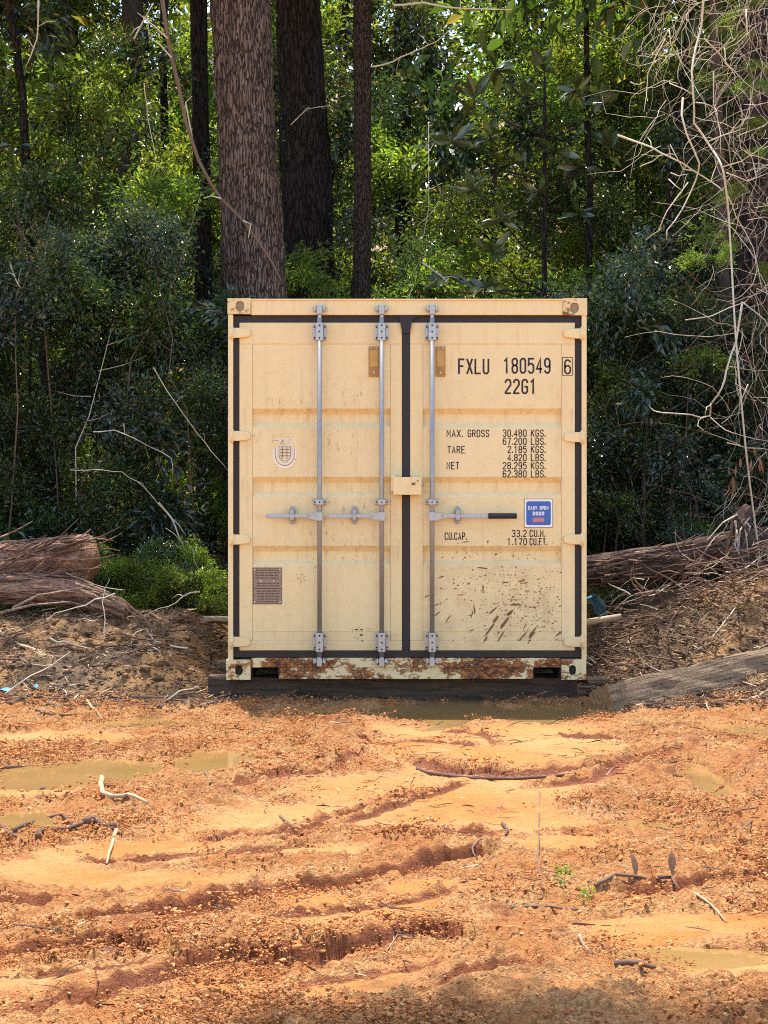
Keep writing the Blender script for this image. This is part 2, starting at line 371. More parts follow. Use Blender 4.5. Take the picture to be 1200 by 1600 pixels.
def bark_mat(name, dark, light, plate, sc=(16, 16, 4.2)):
    m, nt, b = mat(name); v = coords(nt, 'Object', sc)
    d = nt.nodes.new('ShaderNodeVectorMath'); d.operation = 'ADD'; nz = nt.nodes.new('ShaderNodeTexNoise'); nz.inputs['Scale'].default_value = 1.1; nt.links.new(v, nz.inputs[0])
    sc_ = nt.nodes.new('ShaderNodeVectorMath'); sc_.operation = 'SCALE'; sc_.inputs['Scale'].default_value = 1.4; nt.links.new(nz.outputs[1], sc_.inputs[0]); nt.links.new(v, d.inputs[0]); nt.links.new(sc_.outputs[0], d.inputs[1])
    vo = nt.nodes.new('ShaderNodeTexVoronoi'); vo.feature = 'DISTANCE_TO_EDGE'; nt.links.new(d.outputs[0], vo.inputs['Vector']); vo.inputs['Scale'].default_value = 1.0
    vc = nt.nodes.new('ShaderNodeTexVoronoi'); nt.links.new(d.outputs[0], vc.inputs['Vector']); vc.inputs['Scale'].default_value = 1.0
    e = ramp(nt, vo.outputs['Distance'], [(.01, (0,0,0)), (.13, (1,1,1))]); n2 = noise(nt, coords(nt, 'Object', (50, 50, 12)), 1.0, 6, .7)
    sp = nt.nodes.new('ShaderNodeSeparateColor'); nt.links.new(vc.outputs['Color'], sp.inputs[0])
    c = mixc(nt, sp.outputs[0], light, plate); c = mixc(nt, mth(nt, 'MULTIPLY', ramp(nt, n2, [(.35, (1,1,1)), (.6, (0,0,0))]), .40), c, dark)
    c = mixc(nt, e, dark, c); nt.links.new(c, b.inputs['Base Color']); b.inputs['Roughness'].default_value = .9; b.inputs['Specular IOR Level'].default_value = .25
    bump(nt, b, mth(nt, 'ADD', e, mth(nt, 'MULTIPLY', n2, .8)), 1.0, .03); return m
M['bark_red'] = bark_mat('red_brown_pine_bark', (.035, .022, .017), (.27, .185, .140), (.19, .115, .085), (38, 38, 5.0))
M['bark_dark'] = bark_mat('dark_furrowed_bark', (.008, .006, .006), (.065, .048, .042), (.045, .032, .028), (30, 30, 4.5))
M['bark_slim'] = bark_mat('brown_slim_bark', (.018, .012, .009), (.13, .09, .065), (.09, .055, .04), (60, 60, 10))
M['bark_mid'] = wood_mat('brown_slim_bark', (.03, .02, .013), (.13, .085, .055), (30, 30, 9), .9, .8)
M['bark_log'] = wood_mat('shredded_red_log_bark', (.06, .025, .016), (.52, .29, .18), (5, 60, 60), .9, 1.0)
M['bark_logd'] = wood_mat('dark_fallen_trunk_bark', (.035, .018, .014), (.19, .105, .08), (5, 60, 60), .9, 1.0)
M['twig'] = simple('pale_twig_bark', (.60, .50, .36), .8, var=.35, scale=30)
M['twigd'] = simple('brown_twig_bark', (.17, .10, .06), .85, var=.4, scale=30)
M['pale'] = simple('bare_pale_wood', (.44, .31, .17), .7, var=.25, scale=40)
M['splint'] = wood_mat('splintered_wood', (.12, .06, .04), (.50, .34, .22), (20, 60, 60))
M['root'] = simple('dark_root_wood', (.12, .06, .035), .85, var=.4, scale=30)
M['tarp'] = simple('blue_plastic_sheet', (.13, .36, .56), .35, var=.3, scale=8)
def water_mat():
    m, nt, b = mat('muddy_water'); v = coords(nt); n = noise(nt, v, 2.0, 3)
    nt.links.new(mixc(nt, n, (.21, .118, .036), (.34, .20, .072)), b.inputs['Base Color'])
    b.inputs['Roughness'].default_value = .03; b.inputs['IOR'].default_value = 1.33
    bump(nt, b, noise(nt, coords(nt, 'Object', (3, 12, 1)), 2.5, 2), .10, .01); return m
M['water'] = water_mat()
def leaf_mat(name, a, b_, c_, trans=.35, rough=.38, spec=.5):
    m, nt, b = mat(name)
    g = nt.nodes.new('ShaderNodeNewGeometry'); oi = nt.nodes.new('ShaderNodeObjectInfo')
    col = ramp(nt, g.outputs['Random Per Island'], [(0, a), (.5, b_), (.93, c_), (1, (.30, .20, .07))])
    hue = nt.nodes.new('ShaderNodeHueSaturation'); nt.links.new(col, hue.inputs['Color'])
    nt.links.new(mth(nt, 'ADD', .47, mth(nt, 'MULTIPLY', oi.outputs['Random'], .05)), hue.inputs['Hue'])
    nt.links.new(mth(nt, 'ADD', .75, mth(nt, 'MULTIPLY', oi.outputs['Random'], .5)), hue.inputs['Value'])
    nt.links.new(hue.outputs[0], b.inputs['Base Color']); b.inputs['Roughness'].default_value = rough
    b.inputs['Specular IOR Level'].default_value = spec
    tr = nt.nodes.new('ShaderNodeBsdfTranslucent')
    nt.links.new(mixc(nt, 1.0, hue.outputs[0], (2.3, 2.5, 1.0), 'MULTIPLY'), tr.inputs[0])
    mx = nt.nodes.new('ShaderNodeMixShader'); mx.inputs[0].default_value = trans
    nt.links.new(b.outputs[0], mx.inputs[1]); nt.links.new(tr.outputs[0], mx.inputs[2])
    nt.links.new(mx.outputs[0], nt.nodes['Material Output'].inputs[0]); return m
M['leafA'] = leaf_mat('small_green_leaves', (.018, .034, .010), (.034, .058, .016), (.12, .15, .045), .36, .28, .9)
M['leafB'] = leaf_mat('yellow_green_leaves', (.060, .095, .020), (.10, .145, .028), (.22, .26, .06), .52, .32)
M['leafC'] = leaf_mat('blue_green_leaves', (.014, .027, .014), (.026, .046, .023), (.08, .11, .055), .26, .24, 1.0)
M['magnolia'] = leaf_mat('glossy_magnolia_leaf', (.030, .055, .024), (.048, .080, .030), (.12, .085, .03), .14, .20, 1.0)
M['deadleaf'] = simple('dead_brown_leaf', (.26, .12, .06), .8, var=.4, scale=30)
M['pineneedle'] = leaf_mat('pine_canopy_leaf', (.035, .07, .018), (.06, .10, .025), (.09, .13, .03), .3)
M['straw'] = simple('straw_and_bark_litter', (.42, .29, .17), .85, var=.5, scale=25)
def island_mat(name, stops, rough=.9):
    m, nt, b = mat(name); g = nt.nodes.new('ShaderNodeNewGeometry')
    c = ramp(nt, g.outputs['Random Per Island'], stops); nt.links.new(c, b.inputs['Base Color'])
    n = noise(nt, coords(nt), 90, 3, .7); bump(nt, b, n, .5, .006)
    b.inputs['Roughness'].default_value = rough; b.inputs['Specular IOR Level'].default_value = .3; return m
M['litterpiece'] = island_mat('wood_splinters', [(0, (.06, .03, .018)), (.5, (.14, .08, .045)), (.82, (.34, .21, .12)), (1, (.66, .48, .30))])
M['clod'] = island_mat('clay_crumbs', [(0, (.20, .06, .02)), (.4, (.42, .15, .040)), (.85, (.56, .27, .09)), (1, (.60, .38, .17))])
M['clodd'] = island_mat('dark_soil_crumbs', [(0, (.05, .028, .016)), (.5, (.15, .085, .045)), (1, (.36, .22, .11))])

# ------------------------------------------------------------------ object helpers
def mesh_from(name, v, f, smooth=False):
    me = bpy.data.meshes.new(name)
    v = np.asarray(v, np.float32).reshape(-1, 3)
    me.vertices.add(len(v)); me.vertices.foreach_set('co', v.ravel())
    if isinstance(f, np.ndarray):
        n, k = f.shape
        me.loops.add(n * k); me.loops.foreach_set('vertex_index', f.astype(np.int32).ravel())
        me.polygons.add(n); me.polygons.foreach_set('loop_start', np.arange(0, n * k, k, dtype=np.int32))
        try: me.polygons.foreach_set('loop_total', np.full(n, k, np.int32))
        except Exception: pass
    else:
        tot = sum(len(q) for q in f)
        me.loops.add(tot); me.loops.foreach_set('vertex_index', np.concatenate([np.asarray(q, np.int32) for q in f]))
        ls = np.cumsum([0] + [len(q) for q in f[:-1]]).astype(np.int32)
        me.polygons.add(len(f)); me.polygons.foreach_set('loop_start', ls)
        try: me.polygons.foreach_set('loop_total', np.array([len(q) for q in f], np.int32))
        except Exception: pass
    me.update(calc_edges=True)
    me.polygons.foreach_set('use_smooth', np.full(len(me.polygons), bool(smooth)))
    return me
def link(name, me, m=None, parent=None, loc=None):
    if m and not me.materials: me.materials.append(m)
    o = bpy.data.objects.new(name, me); COL.objects.link(o)
    if parent: o.parent = parent
    if loc is not None: o.location = loc
    return o
def tag(o, label=None, cat=None, group=None, kind=None):
    if label: o['label'] = label
    if cat: o['category'] = cat
    if group: o['group'] = group
    if kind: o['kind'] = kind
    return o
def thing(name, loc, label, cat, group=None):
    o = bpy.data.objects.new(name, None); COL.objects.link(o); o.location = loc
    o.empty_display_size = .1
    return tag(o, label, cat, group)
class MB:
    """collects shapes given in world coordinates; build() makes ONE mesh object relative to its parent's base"""
    def __init__(s): s.v = []; s.f = []
    def box(s, x0, x1, y0, y1, z0, z1):
        n = len(s.v)
        s.v += [(x0,y0,z0),(x1,y0,z0),(x1,y1,z0),(x0,y1,z0),(x0,y0,z1),(x1,y0,z1),(x1,y1,z1),(x0,y1,z1)]
        s.f += [tuple(n+i for i in q) for q in ((0,3,2,1),(4,5,6,7),(0,1,5,4),(1,2,6,5),(2,3,7,6),(3,0,4,7))]
        return s
    def prism(s, pts, y0, y1):      # pts (x,z) counter-clockwise seen from the front, extruded from y0 back to y1
        n = len(s.v); k = len(pts)
        s.v += [(p[0], y0, p[1]) for p in pts] + [(p[0], y1, p[1]) for p in pts]
        s.f.append(tuple(range(n, n + k))); s.f.append(tuple(range(n + 2*k - 1, n + k - 1, -1)))
        for i in range(k):
            j = (i + 1) % k; s.f.append((n+i, n+k+i, n+k+j, n+j))
        return s
    def tube(s, pts, rad, sides=6, cap=True):
        pts = [Vector(p) for p in pts]
        if isinstance(rad, (int, float)): rad = [rad] * len(pts)
        elif len(rad) == 2 and len(pts) > 2: rad = [rad[0] + (rad[1] - rad[0]) * i / (len(pts) - 1) for i in range(len(pts))]
        n = len(s.v); up = None
        for i, p in enumerate(pts):
            t = (pts[min(i+1, len(pts)-1)] - pts[max(i-1, 0)])
            t = t.normalized() if t.length > 1e-9 else Vector((0,0,1))
            if up is None:
                up = Vector((0,0,1)) if abs(t.z) < .9 else Vector((1,0,0))
            a = t.cross(up); a = a.normalized() if a.length > 1e-6 else t.orthogonal().normalized()
            b = t.cross(a); up = -b if False else a.cross(t)
            for k in range(sides):
                th = 2*math.pi*k/sides
                s.v.append(tuple(p + (a*math.cos(th) + b*math.sin(th)) * rad[i]))
        for i in range(len(pts)-1):
            for k in range(sides):
                k2 = (k+1) % sides
                s.f.append((n+i*sides+k, n+i*sides+k2, n+(i+1)*sides+k2, n+(i+1)*sides+k))
        if cap:
            s.f.append(tuple(n+k for k in range(sides-1, -1, -1)))
            s.f.append(tuple(n+(len(pts)-1)*sides+k for k in range(sides)))
        return s
    def build(s, name, m, parent=None, smooth=False, bevel=0, base=None):
        off = np.array(base if base is not None else (total_loc(parent) if parent else (0,0,0)))
        me = mesh_from(name, np.array(s.v) - off, s.f, smooth)
        if bevel:
            bm = bmesh.new(); bm.from_mesh(me)
            ed = [e for e in bm.edges if len(e.link_faces) == 2 and e.calc_face_angle(0) > R(30)]
            bmesh.ops.bevel(bm, geom=ed, offset=bevel, segments=2, affect='EDGES', profile=.6, clamp_overlap=True)
            bm.to_mesh(me); bm.free()
        o = link(name, me, m, parent)
        if base is not None and not parent: o.location = base
        if name in ('bolt', 'rivet', 'lettering', 'crest_lettering', 'crest_decal', 'plate_engraving', 'lock_box_mark'): o['kind'] = 'stuff'
        return o
def total_loc(o):
    p = Vector((0,0,0))
    while o: p += o.location; o = o.parent
    return p

# ================================================================== SETTING: ground
def spaced(a, b, fine0, fine1, step, grow=1.12, mx=9):
    c = list(np.arange(fine0, fine1, step)); s = step; x = fine1
    while x < b: c.append(x); s = min(s * grow, mx); x += s
    c.append(b); s = step; x = fine0 - step; pre = []
    while x > a: pre.append(x); s = min(s * grow, mx); x -= s
    pre.append(a); return np.array(pre[::-1] + c)
xs = spaced(-260, 260, -3.5, 3.7, .0125)
ys = spaced(-40, 420, -7.35, 1.2, .0120)
GX, GY = np.meshgrid(xs, ys)
z, cr, wet_shade, lit, pool, under = terrain(GX.ravel(), GY.ravel(), True)
nx, ny = len(xs), len(ys)
V = np.stack([GX.ravel(), GY.ravel(), z], 1)
idx = np.arange(nx * ny).reshape(ny, nx)
F = np.stack([idx[:-1, :-1].ravel(), idx[:-1, 1:].ravel(), idx[1:, 1:].ravel(), idx[1:, :-1].ravel()], 1)
me = mesh_from('ground', V, F, True)
at = me.attributes.new('mask', 'FLOAT_COLOR', 'POINT')
at.data.foreach_set('color', np.stack([cr, wet_shade, lit, np.ones_like(cr)], 1).astype(np.float32).ravel())
at = me.attributes.new('mask2', 'FLOAT_COLOR', 'POINT')
at.data.foreach_set('color', np.stack([pool, under, pool, np.ones_like(cr)], 1).astype(np.float32).ravel())
tag(link('ground', me, M['ground']), 'orange clay yard rutted by tyres, with litter banks and forest floor behind', kind='structure')
for cx, cy, rx, ry in POOLS:
    WATER_Z += .0005; n = 40; v = [(cx, cy, WATER_Z)] + [(cx + rx*1.6*math.cos(t), cy + ry*1.7*math.sin(t), WATER_Z) for t in np.linspace(0, 2*math.pi, n, endpoint=False)]
    v = np.array(v); o = link('water', mesh_from('water', v - np.array([cx, cy, 0]), [(0, 1+i, 1+(i+1) % n) for i in range(n)]), M['water'], loc=(cx, cy, 0))
    tag(o, kind='structure')

ZG = z.reshape(ny, nx); GRIDS = [g_.reshape(ny, nx) for g_ in (z, cr, wet_shade, lit, pool, under)]
def _bil(G_, x, y):
    i = np.clip(np.searchsorted(xs, x) - 1, 0, nx - 2); j = np.clip(np.searchsorted(ys, y) - 1, 0, ny - 2)
    fx = np.clip((x - xs[i]) / (xs[i+1] - xs[i]), 0, 1); fy = np.clip((y - ys[j]) / (ys[j+1] - ys[j]), 0, 1)
    return (G_[j, i]*(1-fx) + G_[j, i+1]*fx)*(1-fy) + (G_[j+1, i]*(1-fx) + G_[j+1, i+1]*fx)*fy
def terrain(x, y, masks=False):
    x = np.asarray(x, float); y = np.asarray(y, float)
    if masks: return tuple(_bil(g_, x, y) for g_ in GRIDS)
    return _bil(ZG, x, y)
def TH(x, y): return float(terrain(np.array([x]), np.array([y]))[0])

_tick(0)
# ================================================================== CONTAINER
CX0, CX1 = W(356, 0, 0).x, W(356, 0, 0).x + 2.438
CB = W(0, 1062, 0).z; CT = CB + 2.591
base = Vector(((CX0 + CX1) / 2, 0, CB))
cont = thing('shipping_container', base, 'cream shipping container with closed double doors and rusty sill, standing on dark timbers', 'shipping container')
X = lambda px: (px - 600) / 230.0
Z = lambda py: CAMZ + (755 - py) / 230.0
def cpart(mb, name, m, par=None, **k): return mb.build(name, m, par or cont, **k)
# corner posts
for x0, x1 in ((CX0, X(364)), (X(909), CX1)):
    cpart(MB().box(x0 + .001, x1, .004, .16, Z(1031), Z(491)), 'corner_post', M['paint'], bevel=.003)
# header beam
mbh = MB().box(X(392.5), X(879.5), .003, .12, Z(492), Z(469))
header = cpart(mbh, 'header_beam', M['paint'], bevel=.004)
lip = MB().box(X(392.5), X(879.5), -.006, .02, Z(469.5), Z(467)); cpart(lip, 'header_lip', M['paint'], header, bevel=.0015)
# castings with an aperture on the front
def casting(x0, x1, z0, z1, hole, name='corner_casting'):
    cxh, czh, rw, rh, shield = hole
    mb = MB(); yf, yb = -.006, .172
    mb.box(x0, x1, yf + .02, yb, z0, z1)
    # front plate = ring of faces around the aperture
    n = 24; inner = []
    for k in range(n):
        t = 2 * math.pi * k / n; dx, dz = math.cos(t), math.sin(t)
        if shield: ww = rw * (1 if dz > -.1 else 1 - .55 * (-dz) ** 2); inner.append((cxh + ww * np.sign(dx) * abs(dx) ** .6, czh + rh * np.sign(dz) * abs(dz) ** .75))
        else: inner.append((cxh + rw * np.sign(dx) * abs(dx) ** .8, czh + rh * np.sign(dz) * abs(dz) ** .8))
    outer = []
    for k in range(n):
        t = 2 * math.pi * k / n; dx, dz = math.cos(t), math.sin(t)
        s = min(((x1 - cxh) if dx > 0 else (cxh - x0)) / max(abs(dx), 1e-6), ((z1 - czh) if dz > 0 else (czh - z0)) / max(abs(dz), 1e-6))
        outer.append((cxh + dx * s, czh + dz * s))
    b0 = len(mb.v)
    for yy in (yf, yf + .0195):
        mb.v += [(p[0], yy, p[1]) for p in inner] + [(p[0], yy, p[1]) for p in outer]
    for k in range(n):
        j = (k + 1) % n
        mb.f.append((b0+k, b0+n+k, b0+n+j, b0+j)[::-1])
        mb.f.append((b0+k, b0+j, b0+2*n+j, b0+2*n+k)[::-1])
        mb.f.append((b0+n+k, b0+3*n+k, b0+3*n+j, b0+n+j)[::-1])
    # corner fill pieces so that the plate is square
    for (sx, sz) in ((x0, z0), (x1, z0), (x1, z1), (x0, z1)):
        ks = sorted(range(n), key=lambda k: (outer[k][0]-sx)**2 + (outer[k][1]-sz)**2)[:2]
        a, b = sorted(ks);
        if (a, b) == (0, n-1): a, b = b, a
        q = len(mb.v); mb.v.append((sx, yf, sz)); mb.f.append((q, b0+n+b, b0+n+a) if True else ())
        q = len(mb.v); mb.v.append((sx, yf + .0195, sz)); mb.f.append((q-1, q, b0+3*n+b, b0+n+b)); mb.f.append((q-1, b0+n+a, b0+3*n+a, q))
    o = cpart(mb, name, M['cast'])
    pk = MB().prism([(cxh + (p[0]-cxh)*.97, czh + (p[1]-czh)*.97) for p in inner], yf + .012, yf + .0185)
    cpart(pk, 'aperture', M['castin'] if shield else M['dark'], o)
M['castin'] = simple('grimy_aperture', (.30, .24, .13), .8, var=.4, scale=50)
casting(CX0 - .002, X(391.5), Z(490.5), CT, (X(375), Z(479), .029, .036, True))
casting(X(880), CX1 + .002, Z(492.5), CT, (X(897.5), Z(481.5), .029, .036, True))
casting(CX0 - .012, X(391.5), CB, Z(1031), (X(373.5), Z(1047), .026, .034, False))
casting(X(877), CX1 - .004, CB, Z(1030.5), (X(894.5), Z(1047), .024, .034, False))
# rusty sill with two fork pockets
ms = MB()
ms.box(X(392), X(876.5), .0, .14, Z(1043), Z(1028.5))
ms.box(X(436.5), X(833), .001, .14, CB + .018, Z(1043) - .0005)
ms.box(X(436.5), X(833), -.012, .14, CB + .006, CB + .0175)
sill = cpart(ms, 'door_sill', M['sill'], bevel=.003)
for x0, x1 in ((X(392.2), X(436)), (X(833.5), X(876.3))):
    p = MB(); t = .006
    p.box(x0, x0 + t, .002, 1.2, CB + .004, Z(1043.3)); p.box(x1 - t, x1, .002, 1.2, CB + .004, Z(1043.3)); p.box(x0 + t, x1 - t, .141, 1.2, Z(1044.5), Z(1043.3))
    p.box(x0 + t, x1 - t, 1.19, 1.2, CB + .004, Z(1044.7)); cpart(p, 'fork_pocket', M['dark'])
# gasket surround (a recessed black rubber frame behind the doors)
mg = MB(); GYF, GYB = .036, .06
mg.box(X(364.2), X(373.5), GYF, GYB, Z(1028), Z(492.5)); mg.box(X(899), X(908.8), GYF, GYB, Z(1028), Z(492.5))
mg.box(X(373.6), X(898.9), GYF, GYB, Z(504), Z(492.5)); mg.box(X(373.6), X(898.9), GYF, GYB, Z(1028), Z(1016))
mg.box(X(628), X(641), GYF - .004, GYB, Z(1015.9), Z(504.1))
cpart(mg, 'door_gasket', M['gasket'], bevel=.002)
cpart(MB().prism([(X(624), Z(491)), (X(624), Z(498)), (X(629), Z(520)), (X(640), Z(520)), (X(645), Z(498)), (X(652), Z(495)), (X(652), Z(491))][::-1], .008, .0355), 'astragal', M['gasket'])
# inner backing to close the box and the floor
cpart(MB().box(X(364.5), X(908.5), .075, .085, Z(1040), Z(480)), 'door_backing', M['dark'])

# ---- doors
BANDS = [(638, 669), (745, 776.5), (853, 884.5)]
def make_door(x0, x1, p0, p1, label=None):
    DF, DB = .028, .066
    mb = MB()
    mb.box(x0, x1, DF, DB, Z(537), Z(503.5)); mb.box(x0, x1, DF, DB, Z(1017), Z(1002))
    mb.box(x0, p0, DF, DB, Z(1002) + .0002, Z(537) - .0002); mb.box(p1, x1, DF, DB, Z(1002) + .0002, Z(537) - .0002)
    d = cpart(mb, 'door', M['paint'], bevel=.0045)
    if label: d['label'] = label
    prof = [(DF + .004, Z(537.2))]
    for a, b in BANDS:
        prof += [(DF + .004, Z(a)), (DF + .035, Z(a + 9)), (DF + .037, Z(a + 10.5)), (DF + .037, Z(b - 9.5)), (DF + .035, Z(b - 8.5)), (DF + .006, Z(b - .6)), (DF + .004, Z(b))]
    prof += [(DF + .004, Z(1001.8))]
    pm = MB(); e = .001
    for y, zz in prof: pm.v += [(p0 + e, y, zz), (p1 - e, y, zz)]
    n = len(prof)
    for i in range(n - 1): pm.f.append((2*i, 2*i+2, 2*i+3, 2*i+1))
    for y, zz in prof: pm.v += [(p0 + e, y + .003, zz), (p1 - e, y + .003, zz)]
    for i in range(n - 1):
        a = 2*n + 2*i; pm.f.append((a, a+1, a+3, a+2)); pm.f.append((2*i, a, a+2, 2*i+2)); pm.f.append((2*i+1, 2*i+3, a+3, a+1))
    cpart(pm, 'door_panel', M['paint'], d)
    cpart(MB().box(p0 - .0, p1 + .0, DF + .0005, DF + .0035, Z(987), Z(986.2)), 'weld_seam', M['paint'], d)
    return d
dl = make_door(X(373.5), X(628), X(394), X(610), 'left door with brown scuffs and a small metal data plate')
dr = make_door(X(641), X(899), X(661), X(878), 'right door with black lettering and mud splashed over its lower half')
DY = .028
def hinge(d, side, py):
    s = 1 if side == 'L' else -1; cx = (lambda a: X(357.5 + a)) if s == 1 else (lambda a: X(914.5 - a))
    zc = Z(py)
    pts = [(cx(0), zc - .034), (cx(14), zc - .034), (cx(30), zc - .026), (cx(33), zc - .014), (cx(33), zc + .014), (cx(30), zc + .026), (cx(14), zc + .034), (cx(0), zc + .034)]
    if s == -1: pts = pts[::-1]
    h = cpart(MB().prism(pts, -.002, .026), 'hinge', M['paint'], d, bevel=.003)
    k = MB().tube([(cx(5), -.001, zc - .045), (cx(5), -.001, zc + .045)], .0115, 10)
    for q in k.v: pass
    cpart(k, 'hinge_pin', M['paint'], d, smooth=True)
for py in (520, 681, 843, 1003): hinge(dl, 'L', py)
for py in (521, 683, 843, 1003): hinge(dr, 'R', py)

def lock_rod(d, px, hx, catch, grip=None):
    x = X(px)
    cpart(MB().tube([(x, -.030, Z(497)), (x, -.030, Z(1026))], .0165, 16), 'lock_rod', M['rod'], d, smooth=True)
    for py0, py1 in ((505, 533), (988, 1018)):     # bearing brackets
        zc = (Z(py0) + Z(py1)) / 2; hh = abs(Z(py0) - Z(py1)) / 2
        b = MB(); b.box(x - .046, x - .024, .014, .0275, zc - hh * .82, zc + hh * .82); b.box(x + .024, x + .046, .014, .0275, zc - hh * .82, zc + hh * .82)
        b.prism([(x + .0245 * math.cos(t), zc + hh * s_) for t, s_ in ((math.pi, 1), (math.pi, -1))] + [(x + .0245, zc - hh), (x + .0245, zc + hh)], -.052, .0275)
        cpart(b, 'bearing_bracket', M['galv'], d, bevel=.004)
        bt = MB()
        for dz in (-.7, 0, .7):
            bt.tube([(x, -.058, zc + hh * dz), (x, -.050, zc + hh * dz)], .006, 8)
        for sx in (-.036, .036):
            for dz in (-.6, .6): bt.tube([(x + sx, .006, zc + hh * dz), (x + sx, .015, zc + hh * dz)], .006, 8)
        cpart(bt, 'bolt', M['ink'], d)
    # middle guide
    zc = Z(784.5); b = MB().box(x - .046, x + .046, .012, .0275, zc - .017, zc + .017); b.box(x - .024, x + .024, -.053, .0118, zc - .019, zc + .019)
    cpart(b, 'rod_guide', M['galv'], d, bevel=.004)
    bt = MB()
    for sx in (-.036, .036): bt.tube([(x + sx, .004, zc), (x + sx, .0125, zc)], .005, 8)
    bt.tube([(x, -.058, zc), (x, -.052, zc)], .0055, 8); cpart(bt, 'bolt', M['ink'], d)
    # cams and keepers, top and bottom
    for py, sg in ((484, 1), (1033, -1)):
        zc = Z(py)
        c = MB().tube([(x, -.030, zc - sg * .065), (x, -.030, zc - sg * .035)], .013, 12)
        c.prism([(x - .016, zc - .034), (x + .016, zc - .034), (x + .020, zc + .004), (x + .012, zc + .030), (x - .012, zc + .030), (x - .020, zc + .004)], -.046, -.016)
        cpart(c, 'locking_cam', M['galv'], d, bevel=.003)
        k = MB().prism([(x - .042, zc + sg * .016), (x - .030, zc - .012), (x - .021, zc - .006), (x - .022, zc + .012), (x - .030, zc + .028)][:: 1 if sg > 0 else 1], -.040, .002)
        k.prism([(x + .042, zc + sg * .016), (x + .030, zc + .028), (x + .022, zc + .012), (x + .021, zc - .006), (x + .030, zc - .012)], -.040, .002)
        k.box(x - .044, x + .044, -.010, .0015, zc - .010, zc + .012)
        cpart(k, 'cam_keeper', M['galv'], header if sg > 0 else sill, bevel=.002)
    # handle lever, hub and catch
    sgn = 1 if hx > px else -1; zh = Z(806)
    hub = MB().prism([(x - .021, zh - .035), (x + .021, zh - .035), (x + .021, zh + .028), (x - .021, zh + .028)], -.056, -.010)
    cpart(hub, 'handle_hub', M['galv'], d, bevel=.005)
    a, bq = x + sgn * .018, x + sgn * .085
    pts = [(a, zh - .034), (bq, zh - .014), (bq, zh + .014), (a, zh + .020)]
    if sgn < 0: pts = pts[::-1]
    cpart(MB().prism(pts, -.052, -.044), 'handle_lug', M['galv'], d, bevel=.002)
    xe = X(hx)
    lo, hi = sorted((x + sgn * .06, xe))
    cpart(MB().box(lo, hi, -.044, -.032, zh - .0145, zh + .0145), 'lock_handle', M['galv'], d, bevel=.004)
    cpart(MB().tube([(x + sgn * .07, -.060, zh), (x + sgn * .07, -.030, zh)], .009, 10), 'pivot_bolt', M['rod'], d)
    if grip:
        g0, g1 = X(grip[0]), X(grip[1])
        cpart(MB().tube([(g0, -.038, zh), (g0 + .004, -.038, zh), (g1 - .006, -.038, zh), (g1, -.038, zh)], [.014, .0195, .0195, .015], 12), 'handle_grip', M['grip'], d, smooth=False)
    xc = X(catch); zc = Z(805)
    k = MB(); ell = [(xc + .024 * math.cos(t) * (1), zc + .062 * math.sin(t) * abs(math.sin(t)) ** .0) for t in np.linspace(0, 2*math.pi, 16, endpoint=False)]
    k.prism(ell, .014, .0275); cpart(k, 'catch_plate', M['rod'], d, bevel=.002)
    k = MB().box(xc - .013, xc + .013, -.062, .0138, zc - .030, zc - .018); k.box(xc - .013, xc + .013, -.062, -.050, zc - .018, zc + .034)
    k.box(xc - .013, xc + .013, -.050, .0138, zc + .022, zc + .034); cpart(k, 'handle_catch', M['galv'], d, bevel=.0025)
    k = MB().tube([(xc, -.072, zc + .012), (xc, -.0622, zc + .012)], .008, 10); k.tube([(xc, -.0622 + .076, zc - .046), (xc, .006, zc - .046)], .008, 10)
    cpart(k, 'rivet', M['rod'], d)
lock_rod(dl, 499.5, 416, 457); lock_rod(dl, 596.5, 513, 554); lock_rod(dr, 675, 790, 715, (762, 807))

# lock box bridging the two doors
lb = cpart(MB().box(X(614.5), X(658), -.085, -.004, Z(773), Z(745.5)), 'lock_box', M['paint'], dr, bevel=.004)
cpart(MB().box(X(611), X(618), -.070, .0275, Z(767), Z(743)), 'lock_box_bracket', M['paint'], dl, bevel=.002); cpart(MB().box(X(646), X(652), -.0035, .0275, Z(768), Z(748)), 'lock_box_bracket', M['paint'], dr, bevel=.002)
k = MB().tube([(X(660.5), -.03, Z(752)), (X(662), -.03, Z(756)), (X(660.5), -.03, Z(760)), (X(657), -.03, Z(761))], .004, 6); cpart(k, 'padlock_shackle', M['rod'], dr)
k = MB().box(X(643), X(648.5), -.088, -.0852, Z(758), Z(754)); k.box(X(651), X(653), -.088, -.0852, Z(752.5), Z(750.5)); cpart(k, 'lock_box_mark', M['mudspot'], dr)
# amber vertical plates
for x0, x1, d in ((576, 592, dl), (681, 696, dr)):
    f = MB().box(X(x0), X(x1), .020, .0315, Z(588), Z(541)); cpart(f, 'document_plate', M['amber'], d, bevel=.002)
    f = MB().box(X(x0 + 1.5), X(x1 - 1.5), .017, .0198, Z(572.5), Z(547)); cpart(f, 'plate_window', simple('amber_window', (.55, .30, .06), .3), d, bevel=.001)
    f = MB(); f.tube([(X((x0+x1)/2), .012, Z(582)), (X((x0+x1)/2), .0198, Z(582))], .008, 10)
    f.tube([(X(x0 + 4), .013, Z(543.5)), (X(x0 + 4), .0198, Z(543.5))], .006, 8); f.tube([(X(x1 - 4), .013, Z(543.5)), (X(x1 - 4), .0198, Z(543.5))], .006, 8)
    cpart(f, 'rivet', M['galv'], d)

